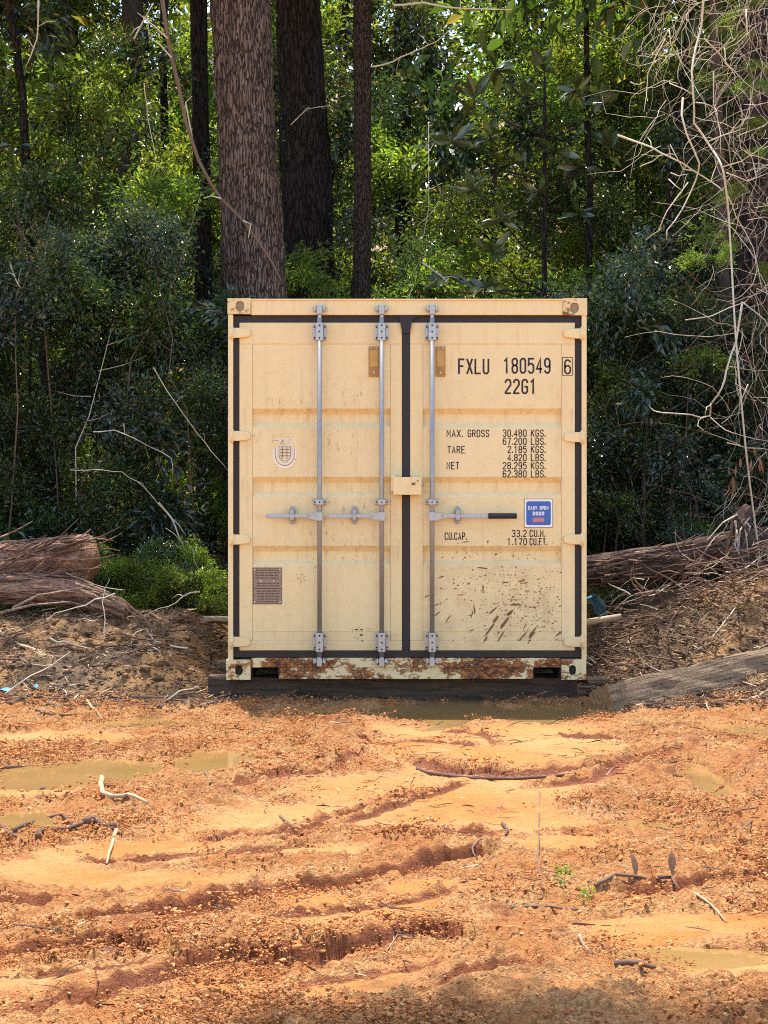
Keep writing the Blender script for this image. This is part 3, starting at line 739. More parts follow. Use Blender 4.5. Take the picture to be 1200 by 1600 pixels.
# ---- stroke lettering
GL = {
'A': [[(0,0),(.5,1),(1,0)],[(.2,.3),(.8,.3)]],
'B': [[(0,0),(0,1),(.75,1),(1,.85),(1,.65),(.75,.53),(0,.53)],[(.7,.53),(1,.4),(1,.15),(.75,0),(0,0)]],
'C': [[(1,.78),(1,.86),(.72,1),(.28,1),(0,.86),(0,.14),(.28,0),(.72,0),(1,.14),(1,.22)]],
'D': [[(0,0),(0,1),(.7,1),(1,.82),(1,.18),(.7,0),(0,0)]],
'E': [[(1,1),(0,1),(0,0),(1,0)],[(0,.52),(.8,.52)]],
'F': [[(1,1),(0,1),(0,0)],[(0,.52),(.8,.52)]],
'G': [[(1,.80),(1,.86),(.72,1),(.28,1),(0,.86),(0,.14),(.28,0),(.72,0),(1,.14),(1,.48),(.55,.48)]],
'I': [[(.5,0),(.5,1)]],
'K': [[(0,0),(0,1)],[(1,1),(.05,.42)],[(.35,.6),(1,0)]],
'L': [[(0,1),(0,0),(1,0)]],
'M': [[(0,0),(0,1),(.5,.35),(1,1),(1,0)]],
'N': [[(0,0),(0,1),(1,0),(1,1)]],
'O': [[(.28,0),(0,.14),(0,.86),(.28,1),(.72,1),(1,.86),(1,.14),(.72,0),(.28,0)]],
'P': [[(0,0),(0,1),(.75,1),(1,.86),(1,.6),(.75,.46),(0,.46)]],
'R': [[(0,0),(0,1),(.75,1),(1,.86),(1,.62),(.75,.5),(0,.5)],[(.5,.5),(1,0)]],
'S': [[(1,.8),(1,.87),(.72,1),(.28,1),(0,.87),(0,.64),(.25,.53),(.75,.47),(1,.36),(1,.13),(.72,0),(.28,0),(0,.13),(0,.2)]],
'T': [[(0,1),(1,1)],[(.5,1),(.5,0)]],
'U': [[(0,1),(0,.14),(.28,0),(.72,0),(1,.14),(1,1)]],
'X': [[(0,0),(1,1)],[(0,1),(1,0)]],
'Y': [[(0,1),(.5,.5),(1,1)],[(.5,.5),(.5,0)]],
'0': [[(.28,0),(0,.14),(0,.86),(.28,1),(.72,1),(1,.86),(1,.14),(.72,0),(.28,0)]],
'1': [[(.1,.84),(.5,1),(.5,0)]],
'2': [[(0,.8),(0,.87),(.28,1),(.72,1),(1,.87),(1,.62),(0,.08),(0,0),(1,0)]],
'3': [[(0,.86),(.28,1),(.72,1),(1,.87),(1,.64),(.72,.53),(.35,.53)],[(.72,.53),(1,.4),(1,.13),(.72,0),(.28,0),(0,.14)]],
'4': [[(.75,0),(.75,1),(0,.28),(1,.28)]],
'5': [[(1,1),(.05,1),(0,.56),(.3,.64),(.72,.64),(1,.5),(1,.13),(.72,0),(.28,0),(0,.13)]],
'6': [[(1,.86),(.72,1),(.28,1),(0,.86),(0,.14),(.28,0),(.72,0),(1,.14),(1,.44),(.72,.57),(.28,.57),(0,.46)]],
'7': [[(0,1),(1,1),(.4,0)]],
'8': [[(.28,.53),(0,.66),(0,.87),(.28,1),(.72,1),(1,.87),(1,.66),(.72,.53),(.28,.53),(0,.4),(0,.13),(.28,0),(.72,0),(1,.13),(1,.4),(.72,.53)]],
'9': [[(0,.14),(.28,0),(.72,0),(1,.14),(1,.86),(.72,1),(.28,1),(0,.86),(0,.56),(.28,.43),(.72,.43),(1,.54)]],
'.': [[(.35,.0),(.35,.12)]], ',': [[(.4,.1),(.3,-.12)]], '-': [[(.1,.5),(.9,.5)]],
}
def ribbon(mb, pts, w, y, closed=False):
    P = [Vector((p[0], p[1])) for p in pts]; n = len(P); q = len(mb.v)
    for i in range(n):
        a = (P[i] - P[i-1]).normalized() if i else (P[1] - P[0]).normalized()
        b = (P[i+1] - P[i]).normalized() if i < n-1 else (P[-1] - P[-2]).normalized()
        if closed and (i == 0 or i == n-1): a = (P[-1] - P[-2]).normalized(); b = (P[1] - P[0]).normalized()
        t = a + b; t = t.normalized() if t.length > .1 else b
        nn = Vector((-t.y, t.x)); k = 1 / max(.45, nn.dot(Vector((-b.y, b.x))))
        e = Vector((0, 0))
        if not closed and i == 0: e = -b * w * .5 * .6
        if not closed and i == n-1: e = a * w * .5 * .6
        for s in (1, -1):
            r = P[i] + e + nn * s * w * .5 * k; mb.v.append((r.x, y, r.y))
    for i in range(n-1): mb.f.append((q+2*i, q+2*i+1, q+2*i+3, q+2*i+2))
def text(mb, s, x, zb, h, gw, pitch, w, y):
    for c in s:
        k = 0
        if c in '.,':
            for st in GL[c]:
                ribbon(mb, [(x + p[0]*gw*.5 - pitch*.10, zb + p[1]*h) for p in st], w * 1.15, y)
            x += pitch * .45; continue
        if c != ' ':
            for st in GL[c]:
                ribbon(mb, [(x + p[0]*gw, zb + p[1]*h) for p in st], w, y - k * .0003, st[0] == st[-1]); k += 1
        x += pitch
def textpx(s, x0, x1, y0, y1, d, w=None, yy=None, m='ink', name='lettering'):
    """fit text s between the photo columns x0..x1 (stroke outer edges) and rows y0 (top)..y1"""
    h = Z(y0) - Z(y1); nfull = sum(1 for c in s if c not in '.,'); nd = sum(1 for c in s if c in '.,')
    w = w or h * .13
    units = (nfull - 1) + nd * .45
    # x1-x0 = units*pitch + gw + w, gw = .78*pitch - w*.4
    pitch = (X(x1) - X(x0) - .35 * w) / (units + .74); gw = pitch * .74 - w * .65
    mb = MB(); text(mb, s, X(x0) + w/2, Z(y1) + w/2, h - w, gw, pitch, w, yy if yy is not None else DY + .0025)
    return cpart(mb, name, M[m], d)
TY = DY + .0030
T = lambda s, a, b, c, e, w=None: textpx(s, a, b, c, e, dr, w, TY)
T('FXLU', 716, 765, 559.5, 584.5, .0125); T('180549', 787, 861, 558.5, 583.5, .0125); T('22G1', 789, 839, 591.5, 615.5, .0125)
T('6', 882, 893, 561, 584.5, .0115).location.y -= .0035
bx = MB()
ribbon(bx, [(X(879.5), Z(586)), (X(879.5), Z(558)), (X(895), Z(558)), (X(895), Z(586)), (X(879.5), Z(586))], .0045, DY - .001, True); cpart(bx, 'lettering', M['ink'], dr)
T('MAX.', 698, 724, 671, 683, .0065); T('GROSS', 731, 765, 671, 683, .0065); T('TARE', 699, 727, 696.5, 708.5, .0065); T('NET', 698, 718, 721.5, 733.5, .0065)
for r_, (a, b) in enumerate((('30.480', 'KGS.'), ('67.200', 'LBS.'), ('2.185', 'KGS.'), ('4.820', 'LBS.'), ('28.295', 'KGS.'), ('62.380', 'LBS.'))):
    y0 = 670.8 + r_ * 12.75
    T(a, 786 if len(a) == 6 else 793.5, 823.5, y0, y0 + 11.6, .0065); T(b, 830, 853.5, y0, y0 + 11.6, .0065)
T('CU.CAP.', 695, 730, 832, 844, .0065); T('33.2', 800, 823.5, 828, 839.5, .0065); T('CU.M.', 828, 853, 828, 839.5, .0065)
T('1.170', 793, 824, 841, 852.3, .0065); T('CU.FT.', 828, 856, 841, 852.3, .0065)
# crest decal on the left door
cr_ = MB(); cxp, yy = 444.5, TY
def arc(cx, cy, rx, ry, a0, a1, n=14): return [(X(cx + rx * math.cos(R(a0 + (a1-a0)*i/(n-1)))), Z(cy - ry * math.sin(R(a0 + (a1-a0)*i/(n-1))))) for i in range(n)]
ribbon(cr_, [(X(427.5), Z(702))] + arc(cxp, 712, 17, 18, 180, 360) + [(X(461.5), Z(702))], .010, yy)
ribbon(cr_, [(X(431.5), Z(701))] + arc(cxp, 710, 13, 15, 180, 360) + [(X(457.5), Z(701))], .006, yy - .0002)
sh = [(X(435.5), Z(697)), (X(453.5), Z(697)), (X(453.5), Z(710))] + arc(cxp, 710, 9, 10.5, 0, -180, 9)[1:] + [(X(435.5), Z(697))]
ribbon(cr_, sh, .012, yy - .0004, True)
c1b = MB(); ribbon(c1b, sh, .0035, yy - .0030, True)
for zz in (702, 707, 712): ribbon(c1b, [(X(437), Z(zz)), (X(452), Z(zz))], .003, yy - .0034)
for q_ in (441, 448): ribbon(c1b, [(X(q_), Z(698)), (X(q_), Z(717))], .003, yy - .0038)
ribbon(c1b, [(X(429.5), Z(702))] + arc(cxp, 711, 15, 16.5, 180, 360) + [(X(459.5), Z(702))], .0022, yy - .0030)
cpart(c1b, 'crest_outline', M['plate_ink'], dl)['kind'] = 'stuff'
for zz in (702, 707, 712): ribbon(cr_, [(X(437), Z(zz)), (X(452), Z(zz))], .004, yy - .0008)
ribbon(cr_, [(X(444.5), Z(698)), (X(444.5), Z(719))], .004, yy - .0012)
cpart(cr_, 'crest_decal', M['white'], dl)
c2 = MB()
for i in range(6):
    a = 60 + (120 - 60) * i / 5; x_ = cxp - 14 + i * 5.6; dz = -1.6 * (1 - ((i - 2.5) / 2.5) ** 2)
    for st in GL['CORTEX'[i]] if False else GL['O' if i % 2 else 'C']: ribbon(c2, [(X(x_ - 1.7 + p[0]*3.4), Z(691 + dz) + p[1]*.022) for p in st], .0035, yy)
cpart(c2, 'crest_lettering', M['white'], dl)
# data plate
pl = cpart(MB().box(X(394.5), X(440), DY - .001, DY + .0038, Z(944.5), Z(887)), 'data_plate', M['plate'], dl, bevel=.0012)
c3 = MB(); rr = random.Random(3)
for r_ in range(13):
    zz = 891 + r_ * 4.1
    if r_ in (4,): continue
    x_ = 398 + rr.random() * 4
    while x_ < 434:
        l = 2 + rr.random() * 6; c3.box(X(x_), X(min(x_ + l, 436)), DY - .0018, DY - .0012, Z(zz + 1.0), Z(zz - .6)); x_ += l + 1.3
ribbon(c3, [(X(395.5), Z(888)), (X(439), Z(888)), (X(439), Z(943.5)), (X(395.5), Z(943.5)), (X(395.5), Z(888))], .003, DY - .0016, True)
ribbon(c3, [(X(396), Z(920)), (X(438), Z(920))], .004, DY - .0019)
cpart(c3, 'plate_engraving', M['plate_ink'], dl)
k = MB()
for px_, py_ in ((407, 908), (427, 908), (397.5, 890), (437, 890), (397.5, 941), (437, 941)): k.tube([(X(px_), DY - .005, Z(py_)), (X(px_), DY - .001, Z(py_))], .0045, 8)
cpart(k, 'rivet', M['white'], dl)
# blue sticker
cpart(MB().box(X(819.5), X(864.5), DY + .0005, DY + .0038, Z(824.5), Z(779.5)), 'sticker', M['white'], dr)
c4 = MB(); ribbon(c4, [(X(819.8), Z(779.8)), (X(864.2), Z(779.8)), (X(864.2), Z(824.2)), (X(819.8), Z(824.2)), (X(819.8), Z(779.8))], .003, DY, True); cpart(c4, 'sticker_edge', M['ink'], dr)
rp = []
for cx_, cy_, a0 in ((858, 786.5, 0), (826, 786.5, 90), (826, 817.5, 180), (858, 817.5, 270)):
    rp += arc(cx_, cy_, 3.2, 3.2, a0, a0 + 90, 5)
cpart(MB().prism(rp, DY - .0003, DY + .0004), 'sticker_panel', M['blue'], dr)
textpx('EASY OPEN', 826, 857.5, 791, 796.5, dr, .005, DY - .0012, 'white'); textpx('DOOR', 833, 851, 799.5, 805.5, dr, .0055, DY - .0012, 'white')
cpart(MB().box(X(833), X(851), DY - .0012, DY - .0004, Z(816), Z(809)), 'sticker_bar', M['redd'], dr)
# mud splashed on the right door, scuffs and chips on the left one
def spots(n, fn, m, d, name, seed, yy=DY + .0018, kind=True):
    r = random.Random(seed); mb = MB()
    for _ in range(n):
        px_, py_, L, wd, ang = fn(r)
        if any(a - 1 < py_ < b + 1 for a, b in BANDS) : y_ = DY + .0395 - .0035 if any(a + 4 < py_ < b - 9 for a, b in BANDS) else None
        else: y_ = yy
        if y_ is None: continue
        k_ = 7; ca, sa = math.cos(ang), math.sin(ang); q = len(mb.v)
        mb.v.append((X(px_), y_ - .0022, Z(py_)))
        for i in range(k_):
            t = 2*math.pi*i/k_; rr_ = .7 + .6 * r.random(); u, v_ = L*math.cos(t)*rr_, wd*math.sin(t)*rr_
            mb.v.append((X(px_ + u*ca - v_*sa), y_, Z(py_ - u*sa - v_*ca)))
        for i in range(k_): mb.f.append((q, q+1+i, q+1+(i+1) % k_))
    o = cpart(mb, name, m, d)
    if kind: o['kind'] = 'stuff'
def f1(r):
    while True:
        px_, py_ = 664 + r.random()*232, 846 + r.random()*170
        t = (py_ - 850) / 165; cxm = 745 + 85 * t
        dd = math.hypot((px_ - cxm - 30) / 110, (py_ - 925) / 85)
        if 676 - 9 < px_ < 676 + 9: continue
        if r.random() < math.exp(-dd * dd * 1.1): break
    s = .18 + 1.2 * r.random() ** 5
    return px_, py_, s * (.9 + 1.5 * r.random() ** 2), s * .75, r.gauss(.4, .6)
spots(1900, f1, M['mudspot'], dr, 'mud_splash', 5)
streaks = [(765,985,14,1.8,.95),(775,968,9,2.2,.9),(757,1003,10,2.0,1.1),(788,975,13,2.2,.95),(797,958,8,2.6,.7),(780,1000,16,1.2,1.0),(832,990,11,2.6,1.0),(826,1005,8,2.4,1.1),(815,998,9,1.1,1.0),
           (770,955,8,1.5,.8),(822,990,7,.9,1.0),(875,990,9,1.2,.75),(683,960,6,1.0,.7),(667,932,5,.8,.4),(683,945,4,.8,.5),(720,930,6,.8,0),(755,920,1.0,6,0),(742,955,1.0,9,.1),(690,902,5,1,.35),(738,960,1,7,-.3),(805,945,9,1.6,0),(790,910,7,1.2,0),(815,908,6,1.2,.1),(755,888,9,1,-.1),(700,968,7,.9,1.0),(706,1004,6,.7,.9),(738,985,4,.8,.2),(727,847,6,.6,.2),(795,1018,5,1.4,.8),(863,1012,5,1.2,.8)]
it = iter(streaks * 1)
def f2(r):
    a = next(it); return a
spots(len(streaks), f2, M['mudspot'], dr, 'mud_streak', 9, DY + .0014)
def f3(r):
    c = r.choice([(448, 628, 22, 8), (540, 632, 26, 22), (535, 690, 30, 22), (470, 905, 12, 12), (535, 875, 14, 5), (555, 985, 6, 14), (450, 688, 30, 10), (520, 920, 60, 60), (440, 715, 25, 20)])
    s = .3 + .5 * r.random() ** 2; return c[0] + r.gauss(0, .6) * c[2], c[1] + r.gauss(0, .6) * c[3], s * (1 + r.random()), s * .7, r.random() * 1.5
spots(120, f3, M['mudspot'], dl, 'paint_chips', 11)
def f4(r):
    return 672 + r.random()*220, 560 + 285 * r.random() ** .5, .3 + .4 * r.random() ** 2, .35, r.random() * 2
spots(60, f4, M['mudspot'], dr, 'paint_chips', 12)
dash = [(557,984.5,3,1.1,0),(564.5,984.5,3,1.1,0),(564,992.5,2.8,1.3,0),(566,1002.5,2.2,1.2,.2),(400,1003,1.3,1.3,0),(617,906.5,1.2,2,0.3),(565,1012,1,1,0),(575,983,1,1,0)]
it2 = iter(dash)
spots(len(dash), lambda r: next(it2), M['ink'], dl, 'paint_chips', 13)
# box: side walls (corrugated), roof, floor, rails, back
def corr(x_in, sgn, name):
    mb = MB(); y = .165; pts = []
    while y < 5.9:
        for dy, dx in ((0, 0), (.07, 0), (.138, .036), (.208, .036)): pts.append((y + dy, dx))
        y += .276
    pts.append((y, 0))
    for (yy_, dx) in pts: mb.v += [(x_in + sgn * dx, yy_, CB + .16), (x_in + sgn * dx, yy_, CT - .10)]
    for i in range(len(pts) - 1): mb.f.append((2*i, 2*i+2, 2*i+3, 2*i+1))
    cpart(mb, name, M['paint'])
corr(CX0 + .006, 1, 'side_wall'); corr(CX1 - .006, -1, 'side_wall')
for xa, xb in ((CX0, CX0 + .06), (CX1 - .06, CX1)):
    cpart(MB().box(xa, xb, .175, 5.88, CT - .10, CT - .02), 'top_rail', M['paint'], bevel=.003)
    cpart(MB().box(xa, xb, .175, 5.88, CB + .012, CB + .16), 'bottom_rail', M['cast'], bevel=.003)
cpart(MB().box(CX0 + .062, CX1 - .062, .122, 5.9, CT - .045, CT - .025), 'roof', M['paint'])
cpart(MB().box(CX0 + .062, CX1 - .062, .145, 5.9, CB + .12, CB + .15), 'floor', M['dark'])
cpart(MB().box(CX0 + .01, CX1 - .01, 5.885, 6.04, CB + .02, CT - .01), 'end_wall', M['paint'], bevel=.004)
for i in range(9):
    cpart(MB().box(CX0 + .065, CX1 - .065, .5 + i * .6, .55 + i * .6, CB + .02, CB + .118), 'cross_member', M['dark'])

_tick(1)
# ================================================================== timbers
def beam(name, p0, p1, w, h, roll, m, label, cat, group=None, endm=None, rough=.006, seed=1):
    p0, p1 = Vector(p0), Vector(p1); L = (p1 - p0).length; r = random.Random(seed)
    n = 14; k = 16; vs_ = []
    for i in range(n + 1):
        x = L * i / n
        for j in range(k):
            t = j / k * 4; s_ = int(t); f = t - s_
            a, b_ = [((-1,-1),(1,-1)), ((1,-1),(1,1)), ((1,1),(-1,1)), ((-1,1),(-1,-1))][s_]
            u = a[0] + (b_[0]-a[0])*f; v_ = a[1] + (b_[1]-a[1])*f
            if f == 0: u *= .95; v_ *= .95
            vs_.append((x, u*w/2 + r.gauss(0, rough*.5), v_*h/2 + r.gauss(0, rough*.5)))
    fs = [(i*k+j, (i+1)*k+j, (i+1)*k+(j+1) % k, i*k+(j+1) % k) for i in range(n) for j in range(k)]
    fs.append(tuple(range(n*k, n*k+k)))
    if not endm: fs.append(tuple(range(k-1, -1, -1)))
    q = (p1 - p0).to_track_quat('X', 'Z').to_euler()
    rot = (Matrix.Rotation(0, 3, 'X') @ q.to_matrix() @ Matrix.Rotation(roll, 3, 'X')).to_euler()
    body_me = mesh_from(name, np.array(vs_), fs)
    if endm:
        e = thing(name, p0, label, cat, group); e.rotation_euler = rot
        link('body', body_me, m, e)
        ee = []
        for j in range(k): ee.append(vs_[j])
        ev = np.array([(p[0] - .002, p[1]*.985, p[2]*.985) for p in ee] + [(p[0] + .01, p[1]*.985, p[2]*.985) for p in ee])
        ef = [tuple(range(k-1, -1, -1))] + [(j, j+k, (j+1) % k + k, (j+1) % k)[::-1] for j in range(k)]
        link('sawn_end', mesh_from('sawn_end', ev, ef), endm, e)
        return e
    o = link(name, body_me, m, loc=p0); o.rotation_euler = rot
    return tag(o, label, cat, group)
zt = CB - .004
beam('sleeper', (X(322), .24, (zt)/2 - .005), (X(905), .24, zt/2 - .005), .20, zt + .03, 0, M['sleeper'], 'dark timber lying crosswise under the front of the container, its left end jutting out', 'timber', 'timbers under the container', rough=.012, seed=2)
beam('sleeper', (X(285), 1.35, zt/2 + .00), (X(945), 1.35, zt/2 + .00), .20, zt + .01, 0, M['timber'], 'dark timber poking out behind the front one at the left foot of the container', 'timber', 'timbers under the container', rough=.008, seed=3)
beam('sleeper', (X(330), 5.6, zt/2), (X(940), 5.6, zt/2), .20, zt, 0, M['sleeper'], 'timber under the far end of the container, hidden in its shade', 'timber', 'timbers under the container', rough=.008, seed=4)
# slanting square timber on the right, sawn end towards the camera
z0 = TH(1.5, -.25)
beam('square_timber', W(943, 1100, -.42), W(1290, 1016, .95), .20, .21, R(-24), M['timber'], 'thick square timber slanting up onto the litter bank right of the container, sawn end first', 'timber', endm=M['timber_end'], rough=.010, seed=5)
beam('board', W(283, 968, 2.6), W(372, 969, 2.4), .20, .045, R(-10), M['pale'], 'short pale board lying behind the left foot of the container', 'board', rough=.004, seed=6)
beam('plank', W(912, 1063, .5), W(948, 1062, .55), .14, .04, 0, M['timber'], 'stub of grey plank showing beside the right foot of the container', 'plank', rough=.003, seed=8)

# ================================================================== trunks, logs
def bark_tube(pts, rad, sides, seg, amp, fu, fv, seed, groove=.6, flat_end=True):
    """a bark-covered stem: rings along the polyline pts, displaced by vertical furrows"""
    pts = np.array([tuple(p) for p in pts], float); n = len(pts)
    t = np.linspace(0, n - 1, seg + 1); i0 = np.clip(t.astype(int), 0, n - 2); f = (t - i0)[:, None]
    fs_ = f * f * (3 - 2 * f) * .3 + f * .7
    C = pts[i0] * (1 - fs_) + pts[i0 + 1] * fs_
    rad = np.array(rad, float); Rr = np.interp(t, np.linspace(0, n - 1, len(rad)), rad)
    T_ = np.gradient(C, axis=0); T_ /= np.linalg.norm(T_, axis=1)[:, None]
    ref = np.array([0, 1, 0]) if abs(T_[0][1]) < .8 else np.array([0, 0, 1.0])
    A = np.cross(T_, ref); A /= np.linalg.norm(A, axis=1)[:, None]; B = np.cross(T_, A)
    L = np.concatenate([[0], np.cumsum(np.linalg.norm(np.diff(C, axis=0), axis=1))])
    th = np.linspace(0, 2*math.pi, sides, endpoint=False)
    TT, LL = np.meshgrid(th, L)
    u = TT / (2*math.pi) * fu; wrapn = lambda a, b, s: (vnoise(a, b, s) * (1 - TT/(2*math.pi)) + vnoise(a - fu, b, s) * (TT/(2*math.pi)))
    wob = vnoise(LL * fv * .5, TT * 0, seed + 5) * .0
    d = np.abs(wrapn(u + .35 * vnoise(LL * fv, u, seed + 1), LL * fv, seed)) ** groove
    d2 = wrapn(u * 2.3, LL * fv * 3, seed + 2)
    big = vnoise(np.cos(TT) * 1.2 + 7, LL * .8 + np.sin(TT), seed + 3)
    rr_ = Rr[:, None] * (1 + big * .06) + amp * (d - .5) + amp * .35 * d2
    P = C[:, None, :] + (A[:, None, :] * np.cos(TT)[..., None] + B[:, None, :] * np.sin(TT)[..., None]) * rr_[..., None]
    m_ = seg + 1; idx = np.arange(m_ * sides).reshape(m_, sides); nx_ = np.roll(idx, -1, 1)
    F_ = np.stack([idx[:-1].ravel(), nx_[:-1].ravel(), nx_[1:].ravel(), idx[1:].ravel()], 1)
    V_ = P.reshape(-1, 3)
    faces = [tuple(r_) for r_ in F_.tolist()] + [tuple(idx[0][::-1]), tuple(idx[-1])]
    return V_, faces

def leaf_cloud(n, centre_fn, size, seed, aspect=.42, droop=.25, fold=.18, dirs=None):
    r = np.random.default_rng(seed)
    P, D = centre_fn(n, r); n = len(P)
    D = D + r.normal(0, .55, (n, 3)); D[:, 2] -= droop; D /= np.linalg.norm(D, axis=1)[:, None]
    N = r.normal(0, .55, (n, 3)); N[:, 2] += 1.0; N[:, 1] -= .25
    S = np.cross(D, N); S /= (np.linalg.norm(S, axis=1)[:, None] + 1e-9); N = np.cross(S, D)
    L = (size * r.uniform(.6, 1.35, n))[:, None]
    a = P; m1 = P + D * L * .5; t = P + D * L - N * L * .12
    l = m1 + S * L * aspect * .5 + N * L * fold * .5; rt = m1 - S * L * aspect * .5 + N * L * fold * .5
    V_ = np.stack([a, l, t, rt], 1).reshape(-1, 3)
    b = np.arange(n)[:, None] * 4
    F_ = np.concatenate([b + [0, 2, 1], b + [0, 3, 2]], 0)
    return V_, F_
def sprig_fn(radius, flat=.8, twigs=26, gauss=.035, up=.35):
    def fn(n, r):
        tw = r.normal(0, 1, (twigs, 3)); tw[:, 2] += up; tw /= np.linalg.norm(tw, axis=1)[:, None]
        ln = radius * r.uniform(.55, 1.1, twigs)
        k = r.integers(0, twigs, n); t = r.uniform(.15, 1, n) ** .75
        bend = np.zeros((n, 3)); bend[:, 2] = -(t ** 2) * .25 * radius
        P = tw[k] * (ln[k] * t)[:, None] * np.array([1, 1, flat]) + bend + r.normal(0, gauss, (n, 3)) * (1 + t[:, None])
        return P, tw[k].copy()
    return fn
SPR = []
for i, (nl, rad_, sz, asp, mname, fl) in enumerate([(1350, .50, .050, .40, 'leafA', .75), (1100, .54, .058, .38, 'leafB', .5), (1100, .48, .052, .45, 'leafC', .85)]):
    v, f = leaf_cloud(nl, sprig_fn(rad_, fl), sz, 100 + i, asp)
    me = mesh_from('foliage', v, f); me.materials.append(M[mname]); SPR.append(me)
# broad loose sprays and a heavy overhead clump
v, f = leaf_cloud(800, sprig_fn(.75, .35, 16, .03, .1), .08, 140, .36); me = mesh_from('foliage', v, f); me.materials.append(M['leafB']); SPR.append(me)
v, f = leaf_cloud(300, sprig_fn(.55, .6, 14, .03, .3), .125, 145, .38); me = mesh_from('foliage', v, f); me.materials.append(M['leafC']); SPR.append(me)
v, f = leaf_cloud(800, sprig_fn(1.0, .5, 30, .12, .1), .14, 150, .5); CAN = mesh_from('crown', v, f); CAN.materials.append(M['pineneedle'])

def stem_mesh(h, r0, seed, n=6, lean=.15):
    r = random.Random(seed); mb = MB(); pts = [Vector((0, 0, -.1))]
    for i in range(n): pts.append(pts[-1] + Vector((r.gauss(0, lean) * h / n, r.gauss(0, lean) * h / n, h / n)))
    mb.tube(pts, (r0, r0 * .35), 7)
    for k in range(7):
        b = pts[2 + k % (n - 2)]; d = Vector((r.gauss(0, 1), r.gauss(0, 1), .6)).normalized() * h * .28
        mb.tube([b, b + d * .5 + Vector((0, 0, .03)), b + d], (r0 * .4, r0 * .15), 5)
    return mesh_from('stem', np.array(mb.v), mb.f)
STEMS = [stem_mesh(1.2, .022, 31), stem_mesh(1.2, .018, 32), stem_mesh(1.2, .026, 33)]
for s_ in STEMS: s_.materials.append(M['bark_mid'])

def tree(name, pts_px, Y, widths_px, m, label, cat='tree', sides=64, seg=260, amp=.02, fu=16, fv=2.0, seed=1, top=15, group=None, groove=.6, crown=True):
    """pts_px: axis pixels from top of frame to the lowest visible point; extended down to the ground and up to the crown"""
    s = FPX / (Y + CAMD)
    P = [W(px, py, Y) for px, py in pts_px][::-1]       # bottom first
    d = (P[-1] - P[0]).normalized()
    gx = P[0].x - d.x * (P[0].z) ; gz = TH(gx, Y)
    bot = Vector((P[0].x - d.x / d.z * (P[0].z - gz), Y, gz - .15)); tp = P[-1] + d * max(1, top - P[-1].z)
    wd = [w / s / 2 for w in widths_px][::-1]
    rad = [wd[0] * 1.25] + wd + [wd[-1] * .6]
    t = thing(name, (bot.x, bot.y, gz), label, cat, group)
    v, f = bark_tube([bot] + P + [tp], rad, sides, seg, amp, fu, fv, seed, groove)
    link('trunk', mesh_from('trunk', v - np.array(t.location), f, True), m, t)
    if crown:
        c = link('crown', CAN, None, t); c.location = tp - t.location; c.scale = (2.0, 2.0, 2.2); c.rotation_euler = (0, 0, seed)
    return t
tree('pine_tree', [(374, -40), (382, 120), (390, 300), (397, 470)], 6.4, [88, 90, 94, 99], M['bark_red'], 'thick red-brown pine trunk rising behind the top left corner of the container', 'pine tree', 110, 620, .034, 30, 3.2, 11, groove=.55)
tree('pine_tree', [(466, -40), (470, 120), (478, 260), (486, 430)], 9.2, [70, 72, 74, 77], M['bark_dark'], 'thick almost black trunk standing just right of the red-brown pine', 'pine tree', 90, 420, .035, 26, 2.8, 12)
tree('forest_tree', [(566, -40), (566, 150), (567, 300), (565, 470)], 8.0, [29, 28, 28, 29], M['bark_slim'], 'straight slim dark trunk between the black trunk and the sapling with big leaves', 'tree', 32, 300, .012, 12, 3.5, 13)
tree('forest_tree', [(310, -40), (313, 150), (316, 300), (318, 540)], 10.5, [27, 27, 28, 26], M['bark_dark'], 'slim leafy dark trunk directly left of the red-brown pine', 'tree', 32, 260, .018, 12, 3.0, 14)
tree('forest_tree', [(1185, -40), (1182, 150), (1185, 350), (1188, 640)], 5.6, [58, 60, 64, 70], M['bark_dark'], 'broad black trunk behind the bare twigs at the right edge', 'tree', 60, 300, .03, 20, 2.5, 15)
tree('forest_tree', [(1122, 180), (1126, 280), (1130, 400), (1138, 560)], 6.6, [15, 16, 17, 19], M['bark_mid'], 'thin reddish brown trunk beside the broad black one on the right', 'tree', 24, 200, .008, 8, 3.5, 16, top=9)
tree('forest_tree', [(1046, 330), (1038, 400), (1030, 470), (1022, 560)], 8.5, [14, 14, 15, 16], M['bark_dark'], 'thin leaning dark stem in front of the bright leaves right of the container', 'tree', 20, 160, .008, 8, 3.5, 17, top=8)
tree('forest_tree', [(918, 200), (922, 300), (920, 380), (921, 480)], 9.0, [10, 10, 11, 12], M['bark_dark'], 'thin dark stem above the right corner of the container', 'tree', 16, 120, .005, 6, 3, 18, top=8.5)
tree('forest_tree', [(8, -20), (24, 60), (36, 150), (44, 330)], 8.0, [10, 12, 13, 14], M['bark_dark'], 'thin bending dark stem at the upper left edge', 'tree', 16, 160, .006, 6, 3, 19, top=9)
for i, (px_, Y, w_) in enumerate([(628, 17, 24), (985, 16, 30), (672, 22, 16), (205, 18, 34), (110, 20, 22), (770, 21, 20), (820, 24, 14), (1080, 19, 24), (255, 15, 12), (535, 20, 14)]):
    tree('background_tree', [(px_ + 3, -60), (px_, 100), (px_ + (-1) ** i * 4, 300), (px_ - 2, 450)], Y, [w_, w_, w_ * 1.05, w_ * 1.1], M['bark_mid'] if i % 2 else M['bark_dark'], {628: 'grey trunk deep in the wood just right of the straight slim dark trunk', 985: 'wide dim trunk deep in the wood above the right end of the container', 205: 'dark trunk half hidden by leaves left of the dead limb'}.get(px_, 'slim trunk half hidden by leaves deep in the wood'), 'tree', 20, 120, .015, 10, 2.5, 40 + i, 18, group=None if px_ in (628, 985, 205) else 'trunks deep in the wood', crown=False)

